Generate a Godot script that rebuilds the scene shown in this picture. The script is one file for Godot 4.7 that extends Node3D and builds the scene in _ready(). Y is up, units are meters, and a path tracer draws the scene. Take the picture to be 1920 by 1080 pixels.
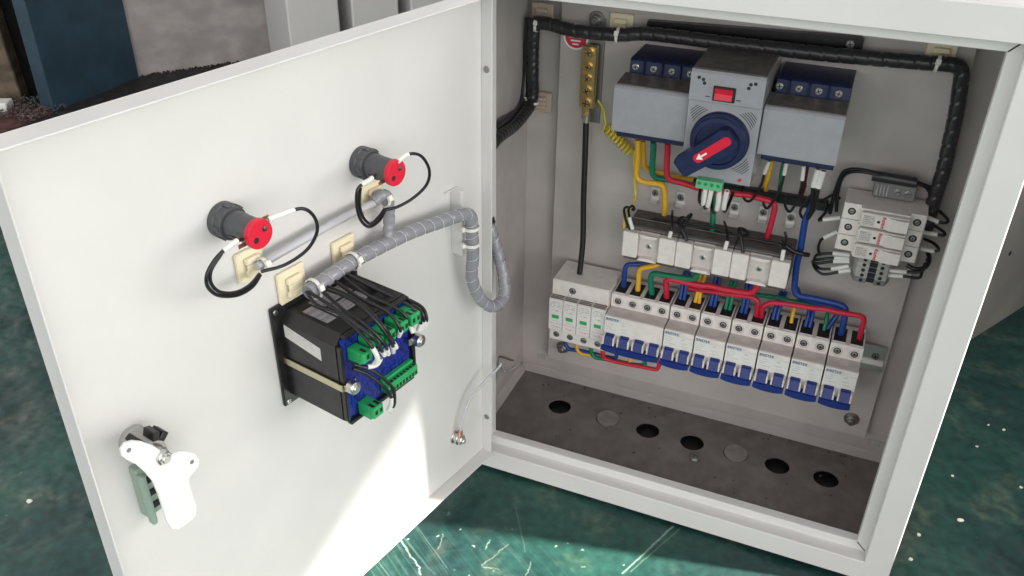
extends Node3D
# An open wall enclosure with switchgear on a workshop floor. Units: metres; V() and Q() take millimetres.

var used := {}
var rng := RandomNumberGenerator.new()
var m := {}
var origin_of := {}
const PLATE_Z := -186.5

func V(x: float, y: float, z: float) -> Vector3:
	return Vector3(x, y, z) * 0.001

func Q(x: float, y: float, d: float) -> Vector3:      # a point d millimetres in front of the mounting plate
	return Vector3(x, y, PLATE_Z + d) * 0.001

# ---------- naming and grouping ----------
func numbered(called: String) -> String:
	if not used.has(called):
		used[called] = 0
		return called
	used[called] += 1
	return "%s_%03d" % [called, used[called]]

func tag(o: Node3D, label: String, category := "", group := "", kind := "") -> Node3D:
	o.set_meta("label", label)
	if category: o.set_meta("category", category)
	if group: o.set_meta("group", group)
	if kind: o.set_meta("kind", kind)
	return o

func thing(called: String, label: String, category: String, at: Vector3, group := "", base := Transform3D.IDENTITY) -> Node3D:
	var o := Node3D.new()
	o.name = numbered(called)
	add_child(o)
	o.transform = base * Transform3D(Basis.IDENTITY, at)
	origin_of[o] = at
	return tag(o, label, category, group)

func obj(called: String, st: SurfaceTool, mat: Material, parent: Node3D = null) -> MeshInstance3D:
	st.generate_normals()
	var o := MeshInstance3D.new()
	o.mesh = st.commit()
	o.material_override = mat
	if parent:
		o.name = called
		parent.add_child(o, true)
		if origin_of.has(parent):
			o.position = -origin_of[parent]
	else:
		o.name = numbered(called)
		add_child(o)
	return o

func struct(called: String, st: SurfaceTool, mat: Material, label: String) -> MeshInstance3D:
	var o := obj(called, st, mat)
	tag(o, label, "", "", "structure")
	return o

func dup(root: Node3D, shift: Vector3, label: String) -> Node3D:
	var r: Node3D = root.duplicate()
	r.name = numbered(String(root.name).rstrip("0123456789").trim_suffix("_"))
	add_child(r)
	r.position = root.position + shift
	r.set_meta("label", label)
	return r

# ---------- mesh helpers ----------
func S() -> SurfaceTool:
	var st := SurfaceTool.new()
	st.begin(Mesh.PRIMITIVE_TRIANGLES)
	st.set_smooth_group(-1)
	return st

func tri(st: SurfaceTool, a: Vector3, b: Vector3, c: Vector3, n: Vector3) -> void:
	if (b - a).cross(c - a).dot(n) > 0.0:      # Godot front faces are clockwise
		st.add_vertex(a); st.add_vertex(c); st.add_vertex(b)
	else:
		st.add_vertex(a); st.add_vertex(b); st.add_vertex(c)

func quad(st: SurfaceTool, a: Vector3, b: Vector3, c: Vector3, d: Vector3, n: Vector3) -> void:
	tri(st, a, b, c, n)
	tri(st, a, c, d, n)

func box(st: SurfaceTool, lo: Vector3, hi: Vector3, bev := 0.0006, xf := Transform3D.IDENTITY) -> void:
	var c := (lo + hi) * 0.5
	var h := (hi - lo).abs() * 0.5
	var b := minf(bev, minf(h.x, minf(h.y, h.z)) * 0.6)
	st.set_smooth_group(-1)
	var P := func(s: Vector3, axis: int) -> Vector3:
		var v := Vector3.ZERO
		for k in 3:
			v[k] = s[k] * (h[k] if k == axis else h[k] - b)
		return xf * (c + v)
	for axis in 3:
		var u := (axis + 1) % 3
		var w := (axis + 2) % 3
		for s in [-1.0, 1.0]:
			var pts := []
			for q in [[-1.0, -1.0], [1.0, -1.0], [1.0, 1.0], [-1.0, 1.0]]:
				var e := Vector3.ZERO
				e[axis] = s; e[u] = q[0]; e[w] = q[1]
				pts.append(P.call(e, axis))
			var n := Vector3.ZERO
			n[axis] = s
			quad(st, pts[0], pts[1], pts[2], pts[3], xf.basis * n)
	if b < 0.00005: return
	for axis in 3:
		var u := (axis + 1) % 3
		var w := (axis + 2) % 3
		for su in [-1.0, 1.0]:
			for sw in [-1.0, 1.0]:
				var e0 := Vector3.ZERO
				e0[axis] = -1.0; e0[u] = su; e0[w] = sw
				var e1 := e0
				e1[axis] = 1.0
				var n := Vector3.ZERO
				n[u] = su; n[w] = sw
				quad(st, P.call(e0, u), P.call(e1, u), P.call(e1, w), P.call(e0, w), xf.basis * n)
	for sx in [-1.0, 1.0]:
		for sy in [-1.0, 1.0]:
			for sz in [-1.0, 1.0]:
				var e := Vector3(sx, sy, sz)
				tri(st, P.call(e, 0), P.call(e, 1), P.call(e, 2), xf.basis * e)

func bx(x0: float, x1: float, y0: float, y1: float, z0: float, z1: float, bev := 0.6) -> SurfaceTool:
	var st := S()
	box(st, V(x0, y0, z0), V(x1, y1, z1), bev * 0.001)
	return st

func qbox(st: SurfaceTool, x0: float, x1: float, y0: float, y1: float, d0: float, d1: float, bev := 0.6) -> void:
	box(st, Q(x0, y0, d0), Q(x1, y1, d1), bev * 0.001)

# a polygon (p, q) in the plane of A and B, pushed along C
func prism(st: SurfaceTool, poly: Array, O: Vector3, A: Vector3, B: Vector3, C: Vector3) -> void:
	var pv := PackedVector2Array(poly)
	var area := 0.0
	for i in pv.size():
		area += pv[i].x * pv[(i + 1) % pv.size()].y - pv[i].y * pv[(i + 1) % pv.size()].x
	st.set_smooth_group(-1)
	var n := pv.size()
	for i in n:
		var p := pv[i]
		var q := pv[(i + 1) % n]
		var e := (q - p) * signf(area)
		var N := A * e.y - B * e.x
		var a := O + A * p.x + B * p.y
		var b := O + A * q.x + B * q.y
		quad(st, a, b, b + C, a + C, N)
	var idx := Geometry2D.triangulate_polygon(pv)
	for k in range(0, idx.size(), 3):
		var t := []
		for j in 3:
			t.append(O + A * pv[idx[k + j]].x + B * pv[idx[k + j]].y)
		tri(st, t[0], t[1], t[2], -C)
		tri(st, t[0] + C, t[1] + C, t[2] + C, C)

func side_profile(st: SurfaceTool, prof: Array, x0: float, x1: float) -> void:      # prof of (d, y), pushed along x
	prism(st, prof, V(x0, 0, PLATE_Z), Vector3(0, 0, 0.001), Vector3(0, 0.001, 0), V(x1 - x0, 0, 0))

func lathe(st: SurfaceTool, O: Vector3, axis: Vector3, prof: Array, sides := 16) -> void:      # prof of (radius, height) in metres
	var w := axis.normalized()
	var u := w.cross(Vector3(0.31, 0.87, 0.39)).normalized()
	var v := w.cross(u)
	for i in prof.size() - 1:
		var a: Vector2 = prof[i]
		var b: Vector2 = prof[i + 1]
		st.set_smooth_group(i + 1)
		var e := b - a
		for k in sides:
			var t0 := TAU * k / sides
			var t1 := TAU * (k + 1) / sides
			var r0 := u * cos(t0) + v * sin(t0)
			var r1 := u * cos(t1) + v * sin(t1)
			var n := (r0 + r1) * e.y * 0.5 - w * e.x
			if a.x > 1e-7: tri(st, O + r0 * a.x + w * a.y, O + r1 * a.x + w * a.y, O + r1 * b.x + w * b.y, n)
			if b.x > 1e-7: tri(st, O + r0 * a.x + w * a.y, O + r1 * b.x + w * b.y, O + r0 * b.x + w * b.y, n)
	st.set_smooth_group(-1)

func disc(st: SurfaceTool, O: Vector3, axis: Vector3, r: float, h: float, bev := 0.0005, sides := 16) -> void:      # millimetres for r, h
	var b := minf(bev, r * 0.0004)
	lathe(st, O, axis, [Vector2(0, 0), Vector2(r * 0.001, 0), Vector2(r * 0.001, h * 0.001 - b), Vector2(r * 0.001 - b, h * 0.001), Vector2(0, h * 0.001)], sides)

# rounds the corners of a polyline
func bent(pts: Array, r := 7.0) -> Array:
	if pts.size() < 3: return pts
	var out := [pts[0]]
	for i in range(1, pts.size() - 1):
		var p: Vector3 = pts[i]
		var a: Vector3 = pts[i - 1] - p
		var b: Vector3 = pts[i + 1] - p
		var ra := minf(r * 0.001, a.length() * 0.48)
		var rb := minf(r * 0.001, b.length() * 0.48)
		var s := p + a.normalized() * ra
		var e := p + b.normalized() * rb
		for k in 6:
			var t := k / 5.0
			out.append(s.lerp(p, t).lerp(p.lerp(e, t), t))
	out.append(pts[-1])
	return slack(out)

# hand-laid wire is never dead straight: long runs are cut up and wander by half a millimetre
func slack(pts: Array) -> Array:
	var out := [pts[0]]
	var ph := rng.randf() * 10.0
	for i in range(1, pts.size()):
		var a: Vector3 = pts[i - 1]
		var b: Vector3 = pts[i]
		var n := maxi(1, int((b - a).length() / 0.008))
		for k in range(1, n + 1):
			var p := a.lerp(b, float(k) / n)
			ph += 0.75
			if not (i == pts.size() - 1 and k == n):
				p += Vector3(sin(ph), sin(ph * 1.3 + 1.0), sin(ph * 0.8 + 2.0)) * 0.0005
			out.append(p)
	return out

func curve(pts: Array, per := 6) -> Array:      # Catmull-Rom
	var out := []
	for i in pts.size() - 1:
		var p0: Vector3 = pts[maxi(i - 1, 0)]
		var p1: Vector3 = pts[i]
		var p2: Vector3 = pts[i + 1]
		var p3: Vector3 = pts[mini(i + 2, pts.size() - 1)]
		for k in per:
			var t := float(k) / per
			out.append(p1.cubic_interpolate(p2, p0, p3, t))
	out.append(pts[-1])
	return out

# a round bar along pts; r in millimetres; wrap > 0 gives the ridges of a spiral wrap of that pitch
func tube(st: SurfaceTool, pts: Array, r: float, sides := 10, wrap := 0.0, taper := 0.0) -> void:
	var path := pts
	if wrap > 0.0:
		path = []
		var step := 0.0016
		for i in pts.size() - 1:
			var L: float = (pts[i + 1] - pts[i]).length()
			var nn := maxi(1, int(L / step))
			for k in nn:
				path.append(pts[i].lerp(pts[i + 1], float(k) / nn))
		path.append(pts[-1])
	var n := path.size()
	var rings := []
	var up := Vector3.ZERO
	var run := 0.0
	for i in n:
		var t: Vector3 = (path[mini(i + 1, n - 1)] - path[maxi(i - 1, 0)]).normalized()
		if i == 0:
			up = t.cross(Vector3(0.37, 0.21, 0.9)).normalized()
		else:
			run += (path[i] - path[i - 1]).length()
			up = (up - t * up.dot(t)).normalized()
		var side := t.cross(up)
		var ring := []
		for k in sides:
			var an := TAU * k / sides
			var rr := r * 0.001 * (1.0 - taper * i / maxf(1.0, n - 1))
			if wrap > 0.0:
				var ph := fposmod(run * 1000.0 / wrap - float(k) / sides, 1.0)
				rr *= 1.0 if ph > 0.16 else 0.86
			ring.append(path[i] + (up * cos(an) + side * sin(an)) * rr)
		rings.append(ring)
	st.set_smooth_group(1)
	for i in n - 1:
		for k in sides:
			var k2 := (k + 1) % sides
			var nn: Vector3 = (rings[i][k] + rings[i][k2]) * 0.5 - path[i]
			quad(st, rings[i][k], rings[i][k2], rings[i + 1][k2], rings[i + 1][k], nn)
	st.set_smooth_group(-1)
	for i in [0, n - 1]:
		var t: Vector3 = (path[0] - path[1]) if i == 0 else (path[n - 1] - path[n - 2])
		for k in range(1, sides - 1):
			tri(st, rings[i][0], rings[i][k], rings[i][k + 1], t)

func helix(a: Vector3, b: Vector3, r: float, turns: float) -> Array:
	var w := (b - a).normalized()
	var u := w.cross(Vector3(0.1, 0.3, 0.9)).normalized()
	var v := w.cross(u)
	var out := []
	var n := int(turns * 12)
	for i in n + 1:
		var t := float(i) / n
		out.append(a.lerp(b, t) + (u * cos(t * turns * TAU) + v * sin(t * turns * TAU)) * r * 0.001)
	return out

# a helix of the given pitch (mm) wound round a path
func wound(path: Array, r: float, pitch: float) -> Array:
	var out := []
	var up := Vector3.ZERO
	var run := 0.0
	for i in path.size() - 1:
		var t: Vector3 = (path[i + 1] - path[i]).normalized()
		up = t.cross(Vector3(0.37, 0.21, 0.9)).normalized() if i == 0 else (up - t * up.dot(t)).normalized()
		var side := t.cross(up)
		var L: float = (path[i + 1] - path[i]).length()
		var n := maxi(1, int(L * 1000.0 / pitch * 12.0))
		for k in n:
			var q := L * k / n
			var an := (run + q) * 1000.0 / pitch * TAU
			out.append(path[i] + t * q + (up * cos(an) + side * sin(an)) * r * 0.001)
		run += L
	return out

# a flat rectangle with texture coordinates; a is top left, then clockwise
func label_quad(a: Vector3, b: Vector3, c: Vector3, d: Vector3) -> SurfaceTool:
	var st := S()
	var uv := [Vector2(0, 0), Vector2(1, 0), Vector2(1, 1), Vector2(0, 1)]
	var p := [a, b, c, d]
	for i in [0, 1, 2, 0, 2, 3]:
		st.set_uv(uv[i]); st.add_vertex(p[i])
	return st

func letters(called: String, text: String, height: float, mat: Material, xf: Transform3D, parent: Node3D, fnt := "Droid Sans") -> MeshInstance3D:
	var tm := TextMesh.new()
	var f := SystemFont.new()
	f.font_names = PackedStringArray([fnt])
	f.font_weight = 700
	tm.font = f
	tm.text = text
	tm.font_size = 32
	tm.pixel_size = height * 0.001 / 24.0
	tm.depth = 0.00025
	tm.curve_step = 4.0
	var o := MeshInstance3D.new()
	o.mesh = tm
	o.material_override = mat
	o.name = called
	parent.add_child(o, true)
	o.transform = xf
	if origin_of.has(parent):
		o.position -= origin_of[parent]
	return o

# a slotted or crossed screw head; sunk dark slot bars stand 0.2 mm proud
func screw(called: String, at: Vector3, axis: Vector3, r: float, h: float, mat: Material, parent: Node3D, cross := true, turn := 0.4, slot: Material = null) -> void:
	var st := S()
	lathe(st, at, axis, [Vector2(r * 0.001, 0), Vector2(r * 0.001, h * 0.0006), Vector2(r * 0.00082, h * 0.001), Vector2(0, h * 0.00105)], 14)
	var hd := obj(called, st, mat, parent)
	var w := axis.normalized()
	var u := w.cross(Vector3(0.1, 0.9, 0.2)).normalized().rotated(w, turn)
	var v := w.cross(u)
	var sl := S()
	var b := Basis(u, v, w)
	var top := Transform3D(b, at + w * h * 0.001)
	box(sl, Vector3(-r * 0.00066, -r * 0.00013, -0.0005), Vector3(r * 0.00066, r * 0.00013, 0.00015), 0.0, top)
	if cross: box(sl, Vector3(-r * 0.00013, -r * 0.00066, -0.0005), Vector3(r * 0.00013, r * 0.00066, 0.0002), 0.0, top)
	obj("slot", sl, slot if slot else m.slot, hd)

# ---------- materials ----------
func lin(r: float, g: float, b: float) -> Color:
	return Color(r, g, b).linear_to_srgb()

func mk(called: String, r: float, g: float, b: float, rough := 0.5, metal := 0.0) -> StandardMaterial3D:
	var a := StandardMaterial3D.new()
	a.resource_name = called
	a.albedo_color = lin(r, g, b)
	a.roughness = rough
	a.metallic = metal
	m[called] = a
	return a

func noise_tex(size: int, freq: float, sd: int, ramp: Gradient = null, normal := false, bump := 1.0, type := FastNoiseLite.TYPE_SIMPLEX_SMOOTH, oct := 4) -> NoiseTexture2D:
	var t := NoiseTexture2D.new()
	t.width = size; t.height = size
	t.seamless = true
	var n := FastNoiseLite.new()
	n.seed = sd; n.frequency = freq; n.noise_type = type; n.fractal_octaves = oct
	t.noise = n
	if ramp: t.color_ramp = ramp
	if normal:
		t.as_normal_map = true
		t.bump_strength = bump
	return t

func ramp(stops: Array) -> Gradient:
	var g := Gradient.new()
	var o := PackedFloat32Array()
	var c := PackedColorArray()
	for s in stops:
		o.append(s[0]); c.append(s[1])
	g.offsets = o; g.colors = c
	return g

func grey(v: float) -> Color:
	return Color(v, v, v)

# soft uneven tone (stops multiply the albedo) and a fine relief, laid on from the object's own axes
func weather(a: StandardMaterial3D, lo: float, hi: float, scale: float, sd: int, bump := 0.0, bump_scale := 30.0) -> void:
	a.albedo_texture = noise_tex(256, 0.012, sd, ramp([[0.0, grey(lo)], [0.45, grey((lo + hi) * 0.5)], [0.75, grey(hi)], [1.0, grey(hi)]]))
	a.uv1_triplanar = true
	a.uv1_scale = Vector3.ONE * scale
	if bump > 0.0:
		a.normal_enabled = true
		a.normal_texture = noise_tex(256, 0.05, sd + 7, null, true, bump)
		a.normal_scale = 1.0

func print_tex(w: int, h: int, paper: Color, rows: Array, sd: int) -> ImageTexture:
	# rows: [x0, x1, y, height, colour, kind]; kind 0 = fine print (broken glyph marks), 1 = solid bar
	var im := Image.create(w, h, false, Image.FORMAT_RGB8)
	im.fill(paper)
	var rn := RandomNumberGenerator.new()
	rn.seed = sd
	for r in rows:
		if r[5] == 1:
			im.fill_rect(Rect2i(r[0], r[2], r[1] - r[0], r[3]), r[4])
		else:
			var x: int = r[0]
			while x < r[1]:
				var gw := rn.randi_range(2, 4)
				if rn.randf() > 0.16:
					im.fill_rect(Rect2i(x, r[2], 1, r[3]), r[4])
					im.fill_rect(Rect2i(x, r[2] + rn.randi_range(0, r[3] - 1), gw, 1), r[4])
					if rn.randf() > 0.5: im.fill_rect(Rect2i(x + gw - 1, r[2], 1, r[3]), r[4])
				x += gw + 2
	var t := ImageTexture.create_from_image(im)
	return t

func printed(called: String, t: Texture2D) -> StandardMaterial3D:
	var a := mk(called, 1, 1, 1, 0.45)
	a.albedo_texture = t
	return a

func D(u: float, y: float, w: float) -> Vector3:      # door space: u from the hinge, y up, w off the door's inner face
	return Vector3(-u, y, w) * 0.001

var door_at := Transform3D(Basis(Vector3.UP, PI - 1.7817), Vector3(0.0325, 0, -0.001))
const DOOR_TILT := 0.006

func wire(called: String, label: String, mat: Material, r: float, path: Array, sleeves := [], group := "", base := Transform3D.IDENTITY, sides := 9) -> Node3D:
	var t := thing(called, label, "wire", path[0], group, base)
	var st := S()
	tube(st, path, r, sides)
	obj("insulation", st, mat, t)
	for s in sleeves:
		var sv := S()
		var ia := 0
		var ib := 0
		for i in path.size():
			if path[i].distance_to(s[0]) < path[ia].distance_to(s[0]): ia = i
			if path[i].distance_to(s[1]) < path[ib].distance_to(s[1]): ib = i
		if ia == ib:
			tube(sv, [s[0], s[1]], r * 1.45, 10)
		else:
			tube(sv, path.slice(mini(ia, ib), maxi(ia, ib) + 1), r * 1.45, 10)
		obj("marker_sleeve", sv, m.sleeve, t)
	return t

func _ready() -> void:
	rng.seed = 11
	# ----- camera -----
	var cam := Camera3D.new()
	cam.name = "camera"
	cam.transform = Transform3D(Basis(Vector3(0.921279, 0.010602, -0.388757), Vector3(-0.211721, 0.852183, -0.478496), Vector3(0.326219, 0.523136, 0.787343)), Vector3(0.372915, 0.754184, 0.736))
	cam.fov = 36.2
	cam.near = 0.02
	cam.far = 200.0
	add_child(cam)
	cam.current = true
	# ----- sky, sun, exposure -----
	var sun_to := Vector3(0.976, 0.70, -0.217).normalized()
	var env := Environment.new()
	env.background_mode = Environment.BG_SKY
	var sky := Sky.new()
	var pan := PanoramaSkyMaterial.new()
	pan.panorama = sky_picture()
	sky.sky_material = pan
	env.sky = sky
	env.tonemap_mode = Environment.TONE_MAPPER_LINEAR
	env.tonemap_exposure = 3.75
	env.sdfgi_enabled = true
	env.ssao_enabled = true
	env.ssil_enabled = true
	var we := WorldEnvironment.new()
	we.environment = env
	add_child(we)
	var sun := DirectionalLight3D.new()
	sun.name = "sun"
	sun.light_energy = 1.6
	sun.light_color = Color(1.0, 0.98, 0.94)
	sun.light_angular_distance = 1.9
	sun.shadow_enabled = true
	add_child(sun)
	sun.look_at_from_position(sun_to * 6.0, Vector3.ZERO)

	materials()
	setting()
	enclosure()
	transfer_switch()
	current_transformers()
	breakers()
	fuse_and_terminals()
	earth_parts()
	looms()
	power_wires()
	control_wires()
	door_devices()
	door_wires()
	surroundings()

func sky_picture() -> ImageTexture:      # a bright veiled sky, whiter towards the sun
	var w := 256
	var h := 128
	var im := Image.create(w, h, false, Image.FORMAT_RGBF)
	for j in h:
		var el := PI * (0.5 - (j + 0.5) / h)
		for i in w:
			var az := TAU * (i + 0.5) / w      # the first column looks along -z, a quarter of the way along +x
			var d := Vector3(sin(az) * cos(el), sin(el), -cos(az) * cos(el))
			var off := absf(wrapf(az - deg_to_rad(112.0 - 28.0), -PI, PI))
			var side := exp(-pow(off / 0.85, 2.0))
			var low := exp(-pow(maxf(el, 0.0) / 0.55, 2.0))
			var zen := pow(maxf(0.0, sin(el)), 6.0)
			var g := 0.06 + 0.52 * low + 1.44 * side * low + 0.34 * zen
			var col := Color(0.99, 1.0, 1.02).lerp(Color(1.04, 1.0, 0.96), clampf(low * 0.5 + side * 0.5, 0, 1))
			if el < 0.0: g *= 0.4
			im.set_pixel(i, j, Color(col.r * g, col.g * g, col.b * g))
	return ImageTexture.create_from_image(im)

func materials() -> void:
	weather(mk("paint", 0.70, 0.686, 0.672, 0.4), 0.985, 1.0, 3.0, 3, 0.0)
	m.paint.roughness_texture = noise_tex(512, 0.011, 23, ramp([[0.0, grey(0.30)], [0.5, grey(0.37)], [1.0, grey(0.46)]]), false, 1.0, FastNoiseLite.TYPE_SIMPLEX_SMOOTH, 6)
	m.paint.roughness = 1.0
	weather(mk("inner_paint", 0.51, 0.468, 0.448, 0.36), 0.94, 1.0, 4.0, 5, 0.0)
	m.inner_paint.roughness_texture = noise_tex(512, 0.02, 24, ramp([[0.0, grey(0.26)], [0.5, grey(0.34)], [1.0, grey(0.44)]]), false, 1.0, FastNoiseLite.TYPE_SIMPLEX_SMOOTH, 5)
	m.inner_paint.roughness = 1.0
	weather(mk("gland", 0.225, 0.195, 0.185, 0.6), 0.86, 1.0, 9.0, 6, 0.4)  # darker than the walls: shade on the plate put into its colour
	weather(mk("navy", 0.007, 0.016, 0.075, 0.4), 0.8, 1.0, 30.0, 8)
	mk("toggle_blue", 0.005, 0.023, 0.18, 0.4)
	weather(mk("grey_plastic", 0.34, 0.345, 0.37, 0.2), 0.97, 1.0, 20.0, 9)
	weather(mk("light_grey_plastic", 0.47, 0.46, 0.44, 0.5), 0.88, 1.0, 20.0, 10)
	weather(mk("white_plastic", 0.80, 0.745, 0.71, 0.42), 0.95, 1.0, 20.0, 12)
	weather(mk("pinkish_plastic", 0.66, 0.60, 0.57, 0.45), 0.92, 1.0, 20.0, 13)
	weather(mk("brown_grey", 0.12, 0.10, 0.095, 0.5), 0.8, 1.0, 20.0, 14)
	weather(mk("knockout", 0.27, 0.24, 0.228, 0.45), 0.85, 1.0, 20.0, 16)  # paler gland colour: light caught by the tilted discs put in
	mk("mid_grey", 0.2, 0.2, 0.2, 0.5)
	weather(mk("black_metal", 0.018, 0.017, 0.018, 0.32), 0.75, 1.0, 20.0, 15, 0.3)
	mk("black_plastic", 0.014, 0.014, 0.015, 0.4)
	mk("slot", 0.012, 0.011, 0.010, 0.6)
	mk("brass", 0.78, 0.58, 0.26, 0.28, 1.0)
	mk("zinc", 0.66, 0.65, 0.62, 0.3, 1.0)
	mk("yellow_zinc", 0.66, 0.60, 0.42, 0.35, 1.0)
	mk("dull_steel", 0.34, 0.33, 0.32, 0.42, 1.0)
	mk("copper", 0.72, 0.36, 0.22, 0.35, 1.0)
	mk("green_plastic", 0.02, 0.36, 0.11, 0.4)
	mk("pale_green_plastic", 0.13, 0.46, 0.25, 0.45)
	mk("yellow_wire", 0.78, 0.44, 0.03, 0.4)
	mk("green_wire", 0.004, 0.19, 0.10, 0.4)
	mk("red_wire", 0.58, 0.018, 0.05, 0.4)
	mk("blue_wire", 0.008, 0.05, 0.26, 0.4)
	mk("dark_red_wire", 0.10, 0.012, 0.02, 0.4)
	mk("black_wire", 0.011, 0.011, 0.012, 0.35)
	mk("yellow_green_wire", 0.80, 0.64, 0.05, 0.4)
	mk("sleeve", 0.78, 0.77, 0.74, 0.5)
	mk("tie", 0.80, 0.78, 0.72, 0.45)
	mk("cream", 0.82, 0.73, 0.53, 0.5)
	mk("dark_cream", 0.50, 0.40, 0.32, 0.6)  # darker, pinker cream for the two tie bases at the left edge
	mk("red_plastic", 0.66, 0.012, 0.04, 0.4)
	mk("lamp_grey", 0.075, 0.077, 0.085, 0.42)
	mk("wrap_dark", 0.028, 0.027, 0.03, 0.3)
	mk("wrap_light", 0.27, 0.27, 0.295, 0.14)
	mk("wrap_clear", 0.50, 0.50, 0.53, 0.12)
	mk("wrap_edge_glint", 0.70, 0.70, 0.72, 0.2)  # pale helix along the wrap edge: highlights put into the colour
	mk("wrap_edge_glint_dark", 0.07, 0.07, 0.075, 0.2)  # the same painted highlight lines for the dark loom
	mk("bright_zinc", 0.74, 0.73, 0.71, 0.35, 0.5)
	weather(mk("board_blue", 0.012, 0.03, 0.36, 0.4), 0.3, 1.0, 70.0, 17)
	mk("blue_print", 0.06, 0.20, 0.36, 0.5)
	mk("dark_print", 0.05, 0.05, 0.05, 0.5)
	mk("red_print", 0.62, 0.03, 0.07, 0.5)
	mk("white_print", 0.85, 0.84, 0.82, 0.5)
	mk("lever_white", 0.84, 0.84, 0.82, 0.35)
	mk("pale_green_metal", 0.36, 0.47, 0.40, 0.5, 0.2)
	var g1 := Color(0.62, 0.60, 0.58)
	var wp := Color(0.88, 0.87, 0.855)
	printed("arrester_print", print_tex(72, 180, wp, [[6, 34, 8, 5, Color(0.4, 0.38, 0.38), 0], [42, 64, 8, 5, Color(0.4, 0.38, 0.38), 0], [6, 34, 19, 5, Color(0.42, 0.4, 0.4), 0], [46, 66, 19, 5, Color(0.45, 0.42, 0.4), 0], [6, 36, 30, 5, Color(0.45, 0.42, 0.4), 0], [42, 66, 30, 5, Color(0.45, 0.42, 0.4), 0], [6, 30, 41, 5, Color(0.45, 0.42, 0.4), 0], [50, 64, 41, 5, Color(0.45, 0.42, 0.4), 0], [20, 52, 58, 7, Color(0.28, 0.27, 0.27), 0], [22, 50, 122, 4, Color(0.5, 0.46, 0.45), 0], [8, 66, 138, 4, Color(0.45, 0.42, 0.42), 0], [10, 64, 157, 8, Color(0.80, 0.2, 0.26), 0]], 5))
	printed("breaker_print", print_tex(140, 72, Color(0.885, 0.875, 0.86), [[0, 138, 4, 1, Color(0.6, 0.58, 0.56), 1], [6, 50, 14, 5, g1, 0], [84, 104, 12, 9, g1, 0], [6, 44, 26, 4, g1, 0], [8, 38, 36, 6, Color(0.72, 0.62, 0.60), 0], [82, 110, 34, 12, Color(0.76, 0.73, 0.70), 0], [6, 60, 50, 4, g1, 0], [80, 116, 54, 5, Color(0.7, 0.68, 0.62), 0]], 9))
	printed("fuse_print", print_tex(64, 64, Color(0.80, 0.78, 0.76), [[4, 40, 4, 5, Color(0.2, 0.2, 0.2), 0], [4, 58, 14, 6, Color(0.25, 0.25, 0.25), 0], [4, 58, 26, 5, Color(0.2, 0.2, 0.2), 0], [4, 52, 37, 6, Color(0.25, 0.24, 0.24), 0], [4, 56, 49, 5, Color(0.22, 0.22, 0.22), 0]], 21))
	printed("paper_label", print_tex(160, 64, Color(0.82, 0.81, 0.80), [[8, 120, 8, 5, Color(0.55, 0.54, 0.54), 0], [8, 140, 20, 4, Color(0.62, 0.6, 0.6), 0], [8, 132, 30, 4, Color(0.62, 0.6, 0.6), 0], [8, 100, 42, 5, Color(0.6, 0.6, 0.6), 0]], 31))
	printed("terminal_print", print_tex(200, 48, Color(0.62, 0.60, 0.62), [[4, 196, 6, 8, Color(0.22, 0.22, 0.24), 0], [4, 196, 22, 6, Color(0.3, 0.3, 0.32), 0], [4, 196, 34, 8, Color(0.24, 0.24, 0.26), 0]], 33))

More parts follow.
